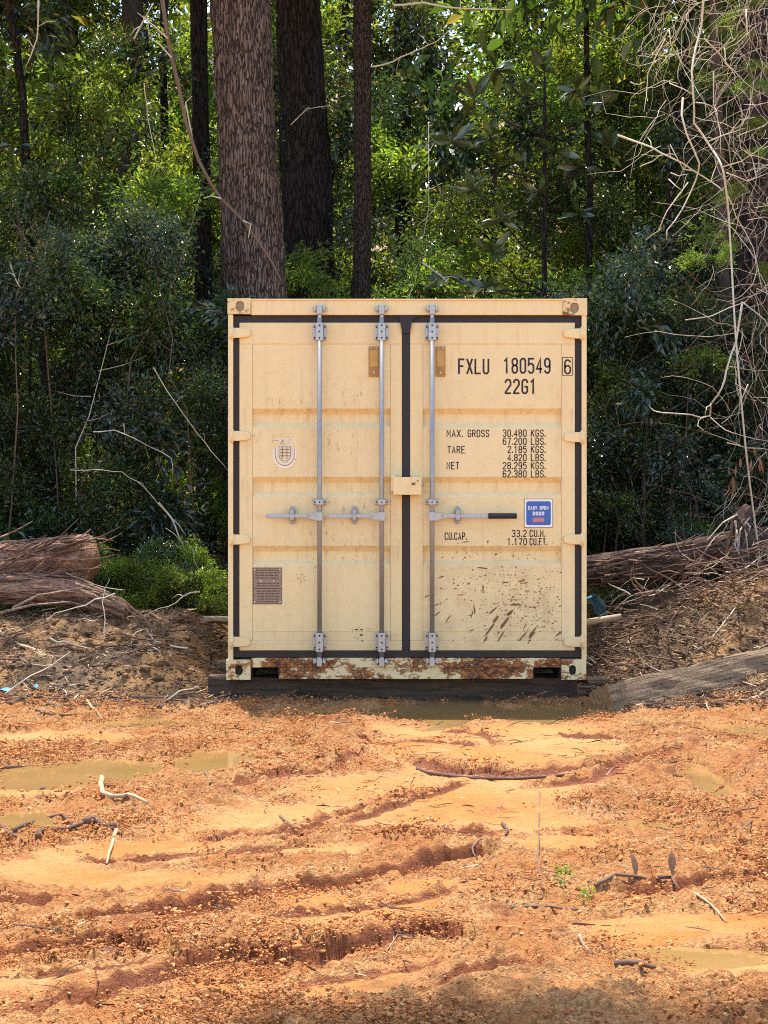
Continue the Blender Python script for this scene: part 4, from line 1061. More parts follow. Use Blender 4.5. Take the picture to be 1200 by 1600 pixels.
# fallen logs
v, f = bark_tube([W(-160, 905, 2.5), W(-40, 893, 2.4), W(60, 880, 2.25), W(141, 872, 2.1)], [.21, .20, .185, .17], 72, 150, .055, 26, 1.2, 51, .5)
lg = thing('fallen_log', W(0, 900, 2.4), 'thick torn log with shredded red bark at the left edge', 'log')
link('trunk', mesh_from('trunk', v - np.array(lg.location), f, True), M['bark_log'], lg)
r = random.Random(17)
for i in range(44):     # loose bark strips peeling off the log
    px0 = -30 + r.random() * 150; py0 = 842 + r.random() * 70; Y0 = 2.05 - .1 * r.random(); L_ = 30 + r.random() * 60; sl_ = -.25 + r.gauss(0, .25)
    P = [W(px0 + L_ * t + 0, py0 + L_ * t * sl_ + 6 * math.sin(t * 3 + i), Y0 - .06 * math.sin(t * 3.1)) for t in np.linspace(0, 1, 6)]
    MB().tube(P, (.010, .003), 4).build('bark_strip', [M['bark_log'], M['root'], M['twigd']][i % 3], lg)
v, f = bark_tube([W(-80, 925, 2.0), W(20, 918, 1.95), W(120, 925, 1.9), W(200, 955, 1.75)], [.10, .11, .10, .05], 48, 110, .045, 18, 1.6, 52, .5)
lg2 = thing('splintered_log', W(90, 930, 1.9), 'smaller splintered log under the thick one, tapering towards the shrubs', 'log')
link('trunk', mesh_from('trunk', v - np.array(lg2.location), f, True), M['bark_log'], lg2)
for i, (a, b_, c_) in enumerate([((118, 912), (160, 925), (222, 968)), ((125, 922), (170, 940), (200, 960)), ((150, 928), (190, 935), (232, 972)), ((20, 950), (60, 930), (130, 918)), ((0, 958), (50, 945), (110, 940))]):
    MB().tube([W(*a, 1.78), W(*b_, 1.72), W(*c_, 1.70)], (.013, .006), 5).build('splinter', M['splint'], lg2)
v, f = bark_tube([W(820, 912, 4.1), W(930, 893, 3.8), W(1040, 880, 3.6), W(1130, 862, 3.4), W(1260, 842, 3.3)], [.13, .13, .14, .15, .16], 60, 220, .05, 22, 1.2, 53, .5)
lg3 = thing('fallen_log', W(1040, 880, 3.6), 'long dark fallen trunk lying behind the debris right of the container', 'log')
link('trunk', mesh_from('trunk', v - np.array(lg3.location), f, True), M['bark_logd'], lg3)
for i in range(40):
    px0 = 905 + r.random() * 260; L_ = 25 + r.random() * 70; cy = 897 - (px0 - 900) * .13; py0 = cy + r.uniform(-20, 22); Y0 = 3.62 - .0009 * (px0 - 900)
    P = [W(px0 + L_ * t, py0 - L_ * t * .14 + 4 * math.sin(t * 3 + i) + r.gauss(0, 1), Y0 - .05 * math.sin(t * 3.1)) for t in np.linspace(0, 1, 6)]
    MB().tube(P, (.011, .003), 4).build('bark_strip', [M['bark_log'], M['root'], M['twigd']][i % 3], lg3)
def strips(par, axis, rad, n, seed):
    r = random.Random(seed); A = [Vector(p) for p in axis]; sg = len(A) - 1
    for i in range(n):
        t0 = r.uniform(0, .8); ln = r.uniform(.08, .35); th0 = r.uniform(-.6, 3.4); tw_ = r.gauss(0, .5); P = []
        for k in range(6):
            t = min(t0 + ln * k / 5, 1.02); u = min(t * sg, sg - 1e-4); j = int(u); c = A[j].lerp(A[j+1], u - j) ; rr_ = rad[j] + (rad[j+1] - rad[j]) * (u - j)
            th = th0 + tw_ * k / 5; lift = .012 + (.05 * r.random() if k == 5 else 0); P.append(c + Vector((0, -math.sin(th), math.cos(th))) * (rr_ + lift))
        MB().tube(P, (.004 + .012 * r.random(), .003), 4).build('bark_strip', [M['bark_log'], M['root'], M['splint'], M['twigd'], M['bark_logd']][i % 5], par)
strips(lg, [W(-160, 905, 2.5), W(-40, 893, 2.4), W(60, 880, 2.25), W(141, 872, 2.1)], [.21, .20, .185, .17], 110, 5)
strips(lg2, [W(-80, 925, 2.0), W(20, 918, 1.95), W(120, 925, 1.9), W(200, 955, 1.75)], [.10, .11, .10, .05], 60, 6)
strips(lg3, [W(820, 912, 4.1), W(930, 893, 3.8), W(1040, 880, 3.6), W(1130, 862, 3.4), W(1260, 842, 3.3)], [.13, .13, .14, .15, .16], 90, 7)
# upturned root / stump on the right
st = thing('stump', (W(1150, 870, 3.0).x, 3.0, TH(2.8, 3.0)), 'upright broken stump with hanging roots beside the fallen trunk', 'stump')
v, f = bark_tube([W(1152, 905, 3.0), W(1152, 850, 3.0), W(1158, 812, 3.0), W(1172, 792, 3.0)], [.10, .085, .08, .05], 30, 60, .04, 10, 2.2, 54)
link('trunk', mesh_from('trunk', v - np.array(st.location), f, True), M['bark_logd'], st)
for i in range(16):
    a0 = W(1140 + r.random() * 34, 796 + r.random() * 40, 2.95); e = a0 + Vector((r.gauss(0, .12), -.1 * r.random(), -.15 - .3 * r.random())); mid = (a0 + e) / 2 + Vector((r.gauss(0, .05), -.05, .04))
    MB().tube([a0, mid, e], (.010, .004), 5).build('root', M['twig'] if i % 2 else M['root'], st)

_tick(2)
# ================================================================== magnolia sapling with separate big leaves
mag = thing('magnolia_sapling', (W(851, 460, 7).x, 7, TH(W(851, 460, 7).x, 7)), 'sapling with whorls of big dark glossy leaves above the right container door', 'sapling')
mb = MB(); stem = [Vector((W(851, 460, 7).x, 7, TH(1.7, 7) - .1))] + [W(851, y_, 7) for y_ in (470, 380, 280, 200, 120)]
mb.tube(stem, (.034, .014), 10); mb.build('stem', M['bark_dark'], mag, smooth=True)
mes = []
for s_ in range(4):
    rr_ = random.Random(60 + s_); n = 7; vs_, fs = [], []; wl_ = [.02, .22, .38, .46, .42, .26, .02]
    for i in range(n):
        t = i / (n - 1); zc = -.18 * t * t - .03 * rr_.random(); w_ = wl_[i] * .36
        vs_ += [(t, -w_, zc + .25 * w_), (t, 0, zc), (t, w_, zc + .25 * w_)]
    for i in range(n - 1):
        for j in (0, 1): fs.append((3*i+j, 3*i+3+j, 3*i+4+j, 3*i+1+j))
    me = mesh_from('leaf', np.array(vs_), fs, True); me.materials.append(M['magnolia']); mes.append(me)
rm = random.Random(5)
WH = [(851,112,22),(775,108,24),(742,152,24),(815,150,18),(900,140,22),(942,160,20),(705,222,24),(765,215,20),(800,258,22),(868,235,22),(740,296,24),(905,262,22),(955,232,20),(842,300,16),(785,345,20),(770,395,22),(905,335,18),(940,432,24),(700,430,22),(760,448,20)]
for i, (px_, py_, sz) in enumerate(WH):
    Yw = 7 + rm.uniform(-.7, .7); c = W(px_, py_, Yw)
    j = W(851, min(py_ + 60, 455), 7); bb = MB().tube([j, (j + c) / 2 + Vector((0, 0, -.08)), c], (.012, .006), 5); bb.build('branch', M['bark_dark'], mag)
    n = 12
    for k in range(n):
        if sum(1 for _ in mag.children) > 280: break
        o = link('leaf', mes[k % 4], None, mag); L_ = sz * 1.8 / (FPX / (Yw + 12)) * rm.uniform(.75, 1.15)
        o.scale = (L_, L_ * .95, L_); el = rm.uniform(-.6, 1.25); az = 2 * math.pi * k / n + rm.random() * .5
        o.rotation_euler = (rm.gauss(0, .9), -el, az); o.location = c - mag.location
# ================================================================== bare twigs traced on the right
tw = thing('bare_branches', (W(1190, 900, 2.8).x, 2.8, TH(3.1, 2.8)), 'pale leafless branches arching in from the right edge beside the container', 'branches')
TR = [
 [(1100,-10),(1096,40),(1087,75),(1081,114),(1084,159),(1084,192),(1105,222),(1123,249),(1130,267),(1135,300),(1140,360),(1145,450),(1152,560),(1165,700),(1180,820),(1190,900)],
 [(965,211),(990,220),(1018,230),(1048,246),(1084,267),(1111,284),(1130,298)],
 [(1067,153),(1065,180),(1073,210),(1093,256),(1087,282),(1066,327),(1042,360),(1041,375)],
 [(1075,285),(1042,330),(1030,360),(1009,375)],
 [(1045,45),(1048,69),(1060,90),(1081,114)], [(1045,45),(1027,75),(1018,90),(997,87)], [(1040,60),(1012,115),(1010,150),(1006,175)],
 [(1115,111),(1115,162),(1126,210),(1127,246)], [(1129,261),(1159,252),(1180,238),(1205,215)],
 [(1132,75),(1133,99),(1153,117),(1180,141),(1205,155)], [(1166,15),(1168,51),(1150,69),(1132,78)],
 [(1135,270),(1168,283),(1205,268)], [(1134,300),(1150,339),(1177,387),(1190,450)],
 [(1160,472),(1150,534),(1135,578),(1128,606),(1111,631),(1110,650),(1096,653),(1080,648),(1036,645),(1022,642),(1014,633)],
 [(1110,652),(1133,672),(1161,681),(1200,689)], [(1136,692),(1167,700),(1205,703)], [(1071,500),(1111,494),(1139,481),(1164,472),(1180,459),(1205,440)],
 [(1169,600),(1155,631),(1142,650),(1127,662)], [(1092,878),(1117,840),(1139,815)], [(1200,826),(1180,840),(1172,859)],
 [(1096,653),(1090,665),(1100,672)], [(1111,631),(1104,636),(1102,650)], [(1160,472),(1195,500),(1205,520)], [(985,128),(1000,132),(1008,128)],
 [(1018,230),(1012,215)], [(1048,246),(1045,228)], [(1000,260),(1020,252),(1035,240)], [(1084,267),(1068,265),(1047,226)],
 [(1046,130),(1070,140),(1085,150)], [(1087,160),(1110,165),(1128,175)], [(1100,60),(1125,85),(1150,120)], [(1105,222),(1150,205),(1165,200)],
 [(1123,249),(1115,270),(1110,285)], [(1048,270),(1060,275),(1075,272)], [(1045,280),(1055,290),(1066,300)]]
for i, l in enumerate(TR):
    Yb = 2.9 + (i % 5) * .09 - .15; P = []
    for a, b_ in zip(l[:-1], l[1:]):
        for t in (0, .5):
            P.append(W(a[0] + (b_[0]-a[0])*t + (rm.gauss(0, 1.0) if t else 0), a[1] + (b_[1]-a[1])*t + (rm.gauss(0, 1.0) if t else 0), Yb + .12 * math.sin(i + len(P) * .7)))
    P.append(W(*l[-1], Yb))
    r0 = .0095 if i in (0, 1, 2, 13) else .0055
    MB().tube(P, (r0, r0 * (.8 if i == 0 else .45)), 6).build('branch', M['twig'], tw, smooth=True)
# dead leaves hanging
for i in range(22):
    c = rm.choice([(1142, 735), (1160, 722), (1180, 715), (1140, 760)]); o_ = W(c[0] + rm.gauss(0, 7), c[1] + rm.gauss(0, 8), 2.7)
    o = link('dead_leaf', mes[i % 4].copy() if i == 0 else DL, None, tw)
    if i == 0: DL = o.data; DL.materials.clear(); DL.materials.append(M['deadleaf'])
    o.scale = (.09, .07, .09); o.rotation_euler = (rm.random() * 3, 1 + rm.random(), rm.random() * 6); o.location = o_ - tw.location

# ---- generic curly twig tangle
def tangle(n, fn, rad, seed, L=(.3, 1.0), curl=.35, sides=4):
    r = random.Random(seed); mb = MB()
    for _ in range(n):
        p, d = fn(r); p = Vector(p); d = Vector(d).normalized(); ln = r.uniform(*L); P = [p]; k = 7
        for _j in range(k):
            d = (d + Vector((r.gauss(0, curl), r.gauss(0, curl), r.gauss(0, curl) - .03))).normalized(); P.append(P[-1] + d * ln / k)
        r0 = rad * r.uniform(.5, 1.3); mb.tube(P, (r0, r0 * .4), sides, False)
    return mb
def fr(r):
    py = r.random() ** 1.5 * 880; px_ = 1205 - abs(r.gauss(0, 38)) - (20 if py < 300 else 0) * r.random()
    return W(px_, py, r.uniform(2.8, 4.4)), (r.gauss(0, .6), r.gauss(0, .3), r.gauss(0, .9))
mb = tangle(180, fr, .0027, 77, (.4, 1.1), .28)
o = mb.build('twig_tangle', M['twig'], base=(3.1, 3.4, .8)); tag(o, 'mass of fine pale twigs hanging over the right edge', 'twigs', kind='stuff')
def fr2(r): return W(r.uniform(1150, 1260), r.uniform(-60, 900), r.uniform(3.2, 5.2)), (r.gauss(0, .6), r.gauss(0, .3), r.gauss(0, .9))
mb = tangle(220, fr2, .005, 78, (.5, 1.5), .22)
def fr3(r): return W(r.uniform(1010, 1200), abs(r.gauss(0, 120)) - 30, r.uniform(2.8, 4.4)), (r.gauss(-.4, .5), r.gauss(0, .2), r.gauss(-.4, .6))
tag(tangle(105, fr3, .0028, 79, (.3, .9), .26).build('twig_spray', M['twig'], base=(2.6, 3.4, .8)), 'fan of very fine pale twigs in the upper right corner', 'twigs', kind='stuff')
o = mb.build('vine_tangle', M['root'], base=(3.3, 4, .8)); tag(o, 'dark vine mass round the broad black trunk', 'vines', kind='stuff')
# long diagonal limb crossing the pine
l = [(252,-10),(262,60),(268,90),(278,130),(290,190),(310,250),(328,285),(345,310),(380,345),(405,380),(425,410),(440,440)]
br = thing('dead_limb', W(440, 440, 5.6), 'long bare brown limb sloping down across the red-brown pine trunk', 'branch')
MB().tube([W(a, b_, 5.6 + .06 * math.sin(i)) for i, (a, b_) in enumerate(l)], (.022, .012), 7).build('branch', M['twigd'], br, smooth=True)
for q in ([(380,345),(392,350),(388,372)], [(300,215),(290,160),(300,150)], [(345,310),(330,306),(318,310)], [(268,90),(250,70),(235,60)], [(262,60),(240,40),(215,20)]):
    MB().tube([W(a, b_, 5.58) for a, b_ in q], (.009, .004), 5).build('twig', M['twig'], br)
# thin pale arching stems, left and centre
ARCS = [([(240,575),(262,612),(300,665),(330,705),(356,735)], 4.0, .005, 'thin pale stem sloping down to the left edge of the container'),
        ([(110,735),(150,733),(190,738),(225,760),(258,800)], 4.0, .005, 'pale arching stem low in the shrubs, left of the container'),
        ([(248,785),(268,810),(285,850),(298,905)], 3.6, .009, 'stout pale stem rising behind the low shrubs left of the container'),
        ([(290,845),(300,860),(312,900)], 3.6, .006, 'short pale stem beside the stout one left of the container'),
        ([(145,675),(180,672),(220,690),(268,715),(270,745)], 4.2, .006, 'thin grey twig curving through the dark shrubs on the left'),
        ([(60,0),(58,60),(40,105)], 6, .010, 'short pale branch at the top left corner'),
        ([(15,410),(25,440),(35,455)], 4.8, .010, 'broken pale twig at the left edge above the shrubs'),
        ([(615,8),(660,5),(720,14),(800,15)], 6, .013, 'grey branch along the top edge right of centre'),
        ([(580,105),(615,95),(650,80),(680,65),(720,35)], 6.5, .009, 'slim rising branch right of the slim dark trunk'),
        ([(455,195),(480,170),(515,165)], 7, .006, 'thin branch curving across the black trunk'),
        ([(210,60),(225,30),(240,5)], 6, .010, 'pale twig hanging near the top left of the pine'),
        ([(660,410),(690,430),(700,445)], 6.5, .010, 'pale twig low behind the container roof'),
        ([(225,130),(232,180),(245,260),(240,275)], 6, .005, 'thin hanging vine left of the dead limb')]
for l, Yb, r0, lab in ARCS:
    P = []
    for (a, b_), (c_, d_) in zip(l[:-1], l[1:]):
        for t in (0, .33, .66): P.append(W(a + (c_-a)*t + rm.gauss(0, .7), b_ + (d_-b_)*t + rm.gauss(0, .7), Yb + .05 * math.sin(len(P))))
    P.append(W(*l[-1], Yb)); mb = MB().tube(P, (r0, r0 * .5), 6)
    d0 = P[len(P)//2] - P[len(P)//2 - 1]
    for k in (len(P)//3, 2*len(P)//3):
        e = P[k] + Vector((rm.gauss(0, .12), rm.gauss(0, .08), rm.gauss(.02, .12))); mb.tube([P[k], (P[k]+e)/2 + Vector((0, 0, .02)), e], (r0*.5, r0*.25), 5)
    tag(mb.build('stem', M['twig'], base=P[0], smooth=True), lab, 'branch')

_tick(3)
rs_ = random.Random(12)
STEMS_PX = [(28, 640, 330, 50, 4.6, 'thin brown stem nearest the left edge in the dark shrubs'), (118, 700, 500, 60, 5.0, 'pale thin stem leaning in the dark shrubs above the torn log'),
 (205, 560, 300, 110, 5.1, 'brown stem leaning right, halfway between the left edge and the container'), (292, 640, 420, -50, 4.9, 'brown stem leaning left just beside the left wall of the container'),
 (70, 520, 330, -60, 5.2, 'brown stem leaning left below the bending stem at the upper left'), (640, 462, 190, 30, 8.0, 'pale thin stem rising above the container roof right of the slim trunk'),
 (725, 462, 280, -45, 8.6, 'short brown stem leaning left behind the container roof'), (955, 760, 520, 50, 5.0, 'thin brown stem close to the right wall of the container'),
 (1005, 820, 600, -50, 5.1, 'pale stem leaning left behind the fallen log right of the container'), (1078, 560, 380, 40, 5.2, 'brown stem among the leaves left of the hanging twigs')]
for i, (px_, y0_, y1_, ln_, Yb, lab_) in enumerate(STEMS_PX):
    a_ = W(px_, y0_, Yb); b_ = W(px_ + ln_, y1_, Yb + .2); m_ = (a_ + b_) / 2 + Vector((rs_.gauss(0, .12), 0, 0)); g_ = Vector((a_.x - ln_ * .003, Yb, TH(a_.x - ln_ * .003, Yb) - .05)); mb = MB().tube([g_, (g_ + a_) / 2 + Vector((rs_.gauss(0, .06), 0, 0)), a_, (a_ + m_) / 2 + Vector((rs_.gauss(0, .04), 0, 0)), m_, b_], (.010, .003), 6)
    for k in range(4):
        c_ = a_.lerp(b_, .2 + .2 * k); e_ = c_ + Vector((rs_.gauss(0, .22), rs_.gauss(0, .1), rs_.uniform(.05, .25))); mb.tube([c_, (c_ + e_) / 2 + Vector((0, 0, -.02)), e_], (.005, .002), 4)
    tag(mb.build('thin_stem', M['twig'] if 'pale' in lab_ else M['twigd'], base=g_, smooth=True), lab_, 'stem', 'thin stems among the leaves')
# ================================================================== foliage: individual shrubs, then the uncountable mass
SHRUBS = [
 (250, 925, 3.3, .42, 1, 'low light green shrub between the splintered log and the container'),
 (330, 940, 3.0, .28, 1, 'small sprouting weed against the left foot of the container'),
 (190, 905, 3.6, .42, 0, 'low green shrub right of the torn log'),
 (1190, 900, 2.5, .35, 1, 'green shrub on the litter bank at the right edge'),
 (1055, 700, 4.6, .70, 2, 'blue green shrub under the forked pale branch on the right'),
 (1095, 760, 4.5, .60, 2, 'dark broad shrub above the stump'),
 (965, 800, 4.6, .60, 0, 'dull green shrub beside the lower right edge of the container'),
 (240, 300, 7.0, .85, 1, 'bright leafy bush left of the pine at half its height'),
 (60, 300, 7.0, .9, 0, 'leafy bush beside the thin bending stem on the left'),
 (480, 435, 7.2, .60, 3, 'feathery bush at the foot of the black trunk'),
 (690, 330, 10.5, 1.0, 1, 'sunlit bush right of the slim dark trunk'),
 (1010, 450, 10.0, 1.1, 1, 'glowing yellow green bush right of the container roof'),
 (640, 250, 12.0, 1.0, 3, 'sunlit spray of leaves high right of the slim trunk'),
 (150, 120, 9.0, 1.0, 3, 'bright spray of leaves at the upper left'),
 (870, 440, 9.0, .8, 3, 'pale leafy bush behind the stem of the big-leaved sapling'),
 (1010, 610, 4.7, .55, 4, 'shrub with long drooping leaves right of the container, level with its lettering')]
SRC = {}
for i, (px_, py_, Y, sc_, k, lab) in enumerate(SHRUBS):
    c = W(px_, py_, Y); gz = TH(c.x, Y); gz = min(gz, c.z - .1)
    t = thing('shrub', (c.x, Y, gz), lab, 'shrub')
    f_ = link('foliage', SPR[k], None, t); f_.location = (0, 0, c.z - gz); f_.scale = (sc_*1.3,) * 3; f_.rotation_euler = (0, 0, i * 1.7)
    s_ = link('stem', STEMS[i % 3], None, t); hh = max(c.z - gz, .2); s_.scale = (max(.4, min(hh, 1.2)), max(.4, min(hh, 1.2)), (hh + .1) / 1.2)
    SRC.setdefault(k, f_)
cs = thing('canopy_tree', (-5.6, 3.5, TH(-5.6, 3.5)), 'tree just outside the left edge whose boughs shade the shrubs', 'tree')
CANO = link('crown', CAN, None, cs); CANO.location = (0, 0, 9); CANO.scale = (2, 2, 1.6)
v, f = bark_tube([Vector((-5.6, 3.5, -.2)), Vector((-5.6, 3.4, 4)), Vector((-5.5, 3.5, 9.5))], [.28, .22, .15], 32, 60, .03, 14, 2, 91)
link('trunk', mesh_from('trunk', v - np.array(cs.location), f, True), M['bark_dark'], cs)

def scatter(name, P, rot, scl, src, label, cat=None, kidx=None):
    me = mesh_from(name, P, np.zeros((0, 3), int)) if False else bpy.data.meshes.new(name)
    me.vertices.add(len(P)); me.vertices.foreach_set('co', np.asarray(P, np.float32).ravel())
    a = me.attributes.new('rot', 'FLOAT_VECTOR', 'POINT'); a.data.foreach_set('vector', np.asarray(rot, np.float32).ravel())
    a = me.attributes.new('scl', 'FLOAT', 'POINT'); a.data.foreach_set('value', np.asarray(scl, np.float32))
    a = me.attributes.new('kidx', 'INT', 'POINT'); a.data.foreach_set('value', np.asarray(kidx if kidx is not None else np.zeros(len(P)), np.int32))
    o = bpy.data.objects.new(name, me); COL.objects.link(o)
    ng = bpy.data.node_groups.new(name, 'GeometryNodeTree')
    ng.interface.new_socket('Geometry', in_out='INPUT', socket_type='NodeSocketGeometry'); ng.interface.new_socket('Geometry', in_out='OUTPUT', socket_type='NodeSocketGeometry')
    gi = ng.nodes.new('NodeGroupInput'); go = ng.nodes.new('NodeGroupOutput'); jn = ng.nodes.new('GeometryNodeJoinGeometry')
    def attr(nm, dt):
        n = ng.nodes.new('GeometryNodeInputNamedAttribute'); n.data_type = dt; n.inputs[0].default_value = nm; return n.outputs[0]
    rv = attr('rot', 'FLOAT_VECTOR'); sv = attr('scl', 'FLOAT'); kv = attr('kidx', 'INT')
    er = ng.nodes.new('FunctionNodeEulerToRotation'); ng.links.new(rv, er.inputs[0])
    for k, s_ in enumerate(src):
        oi = ng.nodes.new('GeometryNodeObjectInfo'); oi.inputs['Object'].default_value = s_; oi.inputs['As Instance'].default_value = True; oi.transform_space = 'ORIGINAL'
        cmp_ = ng.nodes.new('FunctionNodeCompare'); cmp_.data_type = 'INT'; cmp_.operation = 'EQUAL'
        ins = [x for x in cmp_.inputs if x.type == 'INT']; ng.links.new(kv, ins[0]); ins[1].default_value = k
        ip = ng.nodes.new('GeometryNodeInstanceOnPoints')
        ng.links.new(gi.outputs[0], ip.inputs['Points']); ng.links.new(cmp_.outputs[0], ip.inputs['Selection']); ng.links.new(oi.outputs['Geometry'], ip.inputs['Instance'])
        ng.links.new(er.outputs[0], ip.inputs['Rotation']); ng.links.new(sv, ip.inputs['Scale']); ng.links.new(ip.outputs[0], jn.inputs[0])
    ng.links.new(jn.outputs[0], go.inputs[0])
    md = o.modifiers.new('scatter', 'NODES'); md.node_group = ng
    tag(o, label, cat, kind='stuff'); return o

def rots(n, r, tilt=.5): return np.stack([r.normal(0, tilt, n), r.normal(0, tilt, n), r.uniform(0, 6.28, n)], 1)
def allowed(P, rad):
    """keep foliage off the container and out of the way of the trunks meant to be seen"""
    ok = np.ones(len(P), bool)
    s = FPX / (P[:, 1] + CAMD); px_ = P[:, 0] * s + 600; py_ = 755 - (P[:, 2] - CAMZ) * s
    ok &= ~((px_ > 665) & (px_ < 985) & (py_ > 40) & (py_ < 470) & (P[:, 1] < 8.6))
    ok &= ~((P[:, 0] > CX0 - rad) & (P[:, 0] < CX1 + rad) & (P[:, 1] < 6.1 + rad) & (P[:, 2] < CT + rad))
    # view lines to the main trunks (real gaps in the undergrowth in front of them)
    for pxa, Yt, hw, pymax in ((387, 6.4, 62, 470), (477, 9.2, 52, 405), (566, 8.0, 22, 470), (851, 7, 12, 470), (314, 10.5, 15, 500)):
        s = FPX / (P[:, 1] + CAMD); px_ = P[:, 0] * s + 600; py_ = 755 - (P[:, 2] - CAMZ) * s
        ok &= ~((np.abs(px_ - pxa) < hw + rad * s * .55) & (P[:, 1] < Yt) & (py_ < pymax))
    return ok
r2 = np.random.default_rng(42)
HOLES = [(205, 290, 50, 60), (500, 330, 20, 30), (1000, 130, 30, 40), (700, 120, 40, 40), (60, 560, 50, 40), (150, 700, 70, 40), (300, 700, 40, 60), (980, 860, 50, 30), (185, 265, 55, 75), (640, 150, 40, 60), (735, 190, 60, 40), (950, 590, 45, 60), (250, 600, 50, 60), (240, 200, 30, 60), (1010, 770, 60, 50)]
def in_holes(P):
    s = FPX / (P[:, 1] + CAMD); px_ = P[:, 0] * s + 600; py_ = 755 - (P[:, 2] - CAMZ) * s
    h = np.zeros(len(P), bool)
    for cx, cy, rx, ry in HOLES: h |= ((px_ - cx) / rx) ** 2 + ((py_ - cy) / ry) ** 2 < 1
    return h
def region(n, x0, x1, y0, y1, ztop, r, zlow=None, dens=None, sc=(.8, 1.4)):
    x = r.uniform(x0, x1, n); y = r.uniform(y0, y1, n); g = terrain(x, y); zt_ = ztop(x, y) if callable(ztop) else ztop
    z = g + r.uniform(0, 1, n) * (zt_ - g) if zlow is None else r.uniform(0, 1, n) * (zt_ - zlow) + zlow
    P = np.stack([x, y, z], 1); s = r.uniform(*sc, n)
    nn = fbm(x * .9 + z * .35, z * .9 + y * .5, 3, 88)
    keep = (r.uniform(-.46, .75, n) < nn * 1.2 + .20) & allowed(P, .4) & ~(in_holes(P) & (y < 11))
    return P[keep], s[keep]
parts_ = []
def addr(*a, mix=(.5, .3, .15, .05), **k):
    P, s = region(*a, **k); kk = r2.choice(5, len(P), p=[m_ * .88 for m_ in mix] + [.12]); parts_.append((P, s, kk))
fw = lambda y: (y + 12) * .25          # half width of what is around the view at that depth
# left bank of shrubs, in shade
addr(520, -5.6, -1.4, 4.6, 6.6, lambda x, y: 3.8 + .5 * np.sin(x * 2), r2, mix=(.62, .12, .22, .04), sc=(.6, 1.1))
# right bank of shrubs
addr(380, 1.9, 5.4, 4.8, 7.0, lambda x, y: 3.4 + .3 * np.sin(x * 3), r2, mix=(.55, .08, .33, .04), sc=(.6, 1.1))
# middle storey behind
addr(700, -7, 7.5, 7.2, 11, 6.6, r2, mix=(.45, .30, .15, .10), sc=(.8, 1.3))
addr(700, -9, 9, 11, 17, 8.8, r2, mix=(.3, .5, .1, .1), sc=(1.1, 1.9))
addr(600, -13, 13, 17, 27, 13, r2, mix=(.3, .5, .1, .1), sc=(1.7, 2.8))
# low growth along the foot of the wood
addr(260, -5.2, -1.3, 3.0, 4.6, lambda x, y: .9, r2, mix=(.35, .5, .1, .05), sc=(.35, .6))
addr(120, 2.0, 5, 4.0, 5.0, lambda x, y: 1.1, r2, mix=(.4, .2, .4, 0), sc=(.4, .6))
# yellowing leaves caught among the bare twigs on the right
Pt = np.array([tuple(W(1210 - abs(r2.normal(0, 60)), 480 * r2.uniform() ** 1.2 - 40, r2.uniform(3.2, 4.6))) for _ in range(24)]); parts_.append((Pt, r2.uniform(.18, .34, 24), r2.choice([1, 3], 24)))
P = np.concatenate([a[0] for a in parts_]); S_ = np.concatenate([a[1] for a in parts_]); K_ = np.concatenate([a[2] for a in parts_])
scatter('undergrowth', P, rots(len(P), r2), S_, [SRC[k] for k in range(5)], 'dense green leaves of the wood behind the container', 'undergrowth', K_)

# canopy overhead (above the frame) with gaps that let the sun reach what is lit in the photograph
LITP = [(W(380, 200, 6.2), .9), (W(395, 380, 6.2), .8), (W(700, 240, 13), 1.1), (W(620, 200, 14), 1.2), (W(700, 400, 12), 1.2), (W(1000, 440, 12), 1.5), (W(1080, 430, 12), 1.0), (W(80, 150, 9), 1.0),
        (W(150, 120, 9), .9), (W(230, 430, 7.3), .6), (W(330, 80, 14), 1.0), (W(620, 420, 9), .8), (W(860, 400, 12), 1.2), (W(270, 300, 8), .7), (W(40, 340, 7.5), .8), (W(1180, 100, 3.5), 1.6), (W(1170, 350, 3.5), 1.2), (W(540, 150, 15), 1.4), (W(820, 150, 7.0), .9), (W(740, 250, 7.0), .8), (W(920, 230, 7), .7), (W(820, 265, 12), 1.2), (W(800, 380, 12), 1.2), (W(500, 440, 7.4), .8), (W(690, 60, 16), 1.4), (W(900, 30, 14), 1.2), (W(230, 120, 12), 1.2), (W(120, 330, 6.5), .7), (W(300, 380, 7), .6), (W(60, 620, 4.8), .6), (W(200, 620, 4.8), .5), (W(30, 480, 5.2), .6), (W(960, 560, 5), .5), (W(980, 730, 5), .4), (W(640, 430, 8), .8), (W(320, 900, 3.4), .6), (W(800, 260, 10), 1.5), (W(900, 180, 10), 1.2), (W(730, 330, 10), 1.2), (W(840, 420, 10), 1.0)]
r6 = random.Random(4)
LITP += [(W(r6.uniform(0, 340), r6.uniform(330, 900), 4.9), r6.uniform(.2, .45)) for _ in range(16)] + [(W(r6.uniform(930, 1150), r6.uniform(500, 860), 5.0), r6.uniform(.15, .35)) for _ in range(8)]
n = 1380
x = r2.uniform(-14, 12, n); y = np.concatenate([r2.uniform(-1.2, 12, 1080), r2.uniform(12, 30, 300)])
zlow = 1.5 + 3.28 * (y + 12) / 12 + 1.3
P = np.stack([x, y, np.maximum(zlow, 6.9) + r2.uniform(0, 1, n) ** 1.3 * 4.5], 1)
S_ = r2.uniform(.75, 1.35, n)
P[:, 2] += np.maximum(0, -y) * .5
keep = np.ones(n, bool); ts = np.array(to_sun)
for q, rad_ in LITP:
    d = P - np.array(q); along = d @ ts; perp = np.linalg.norm(d - along[:, None] * ts, axis=1); keep &= ~((perp < rad_ + .35) & (along > 0))
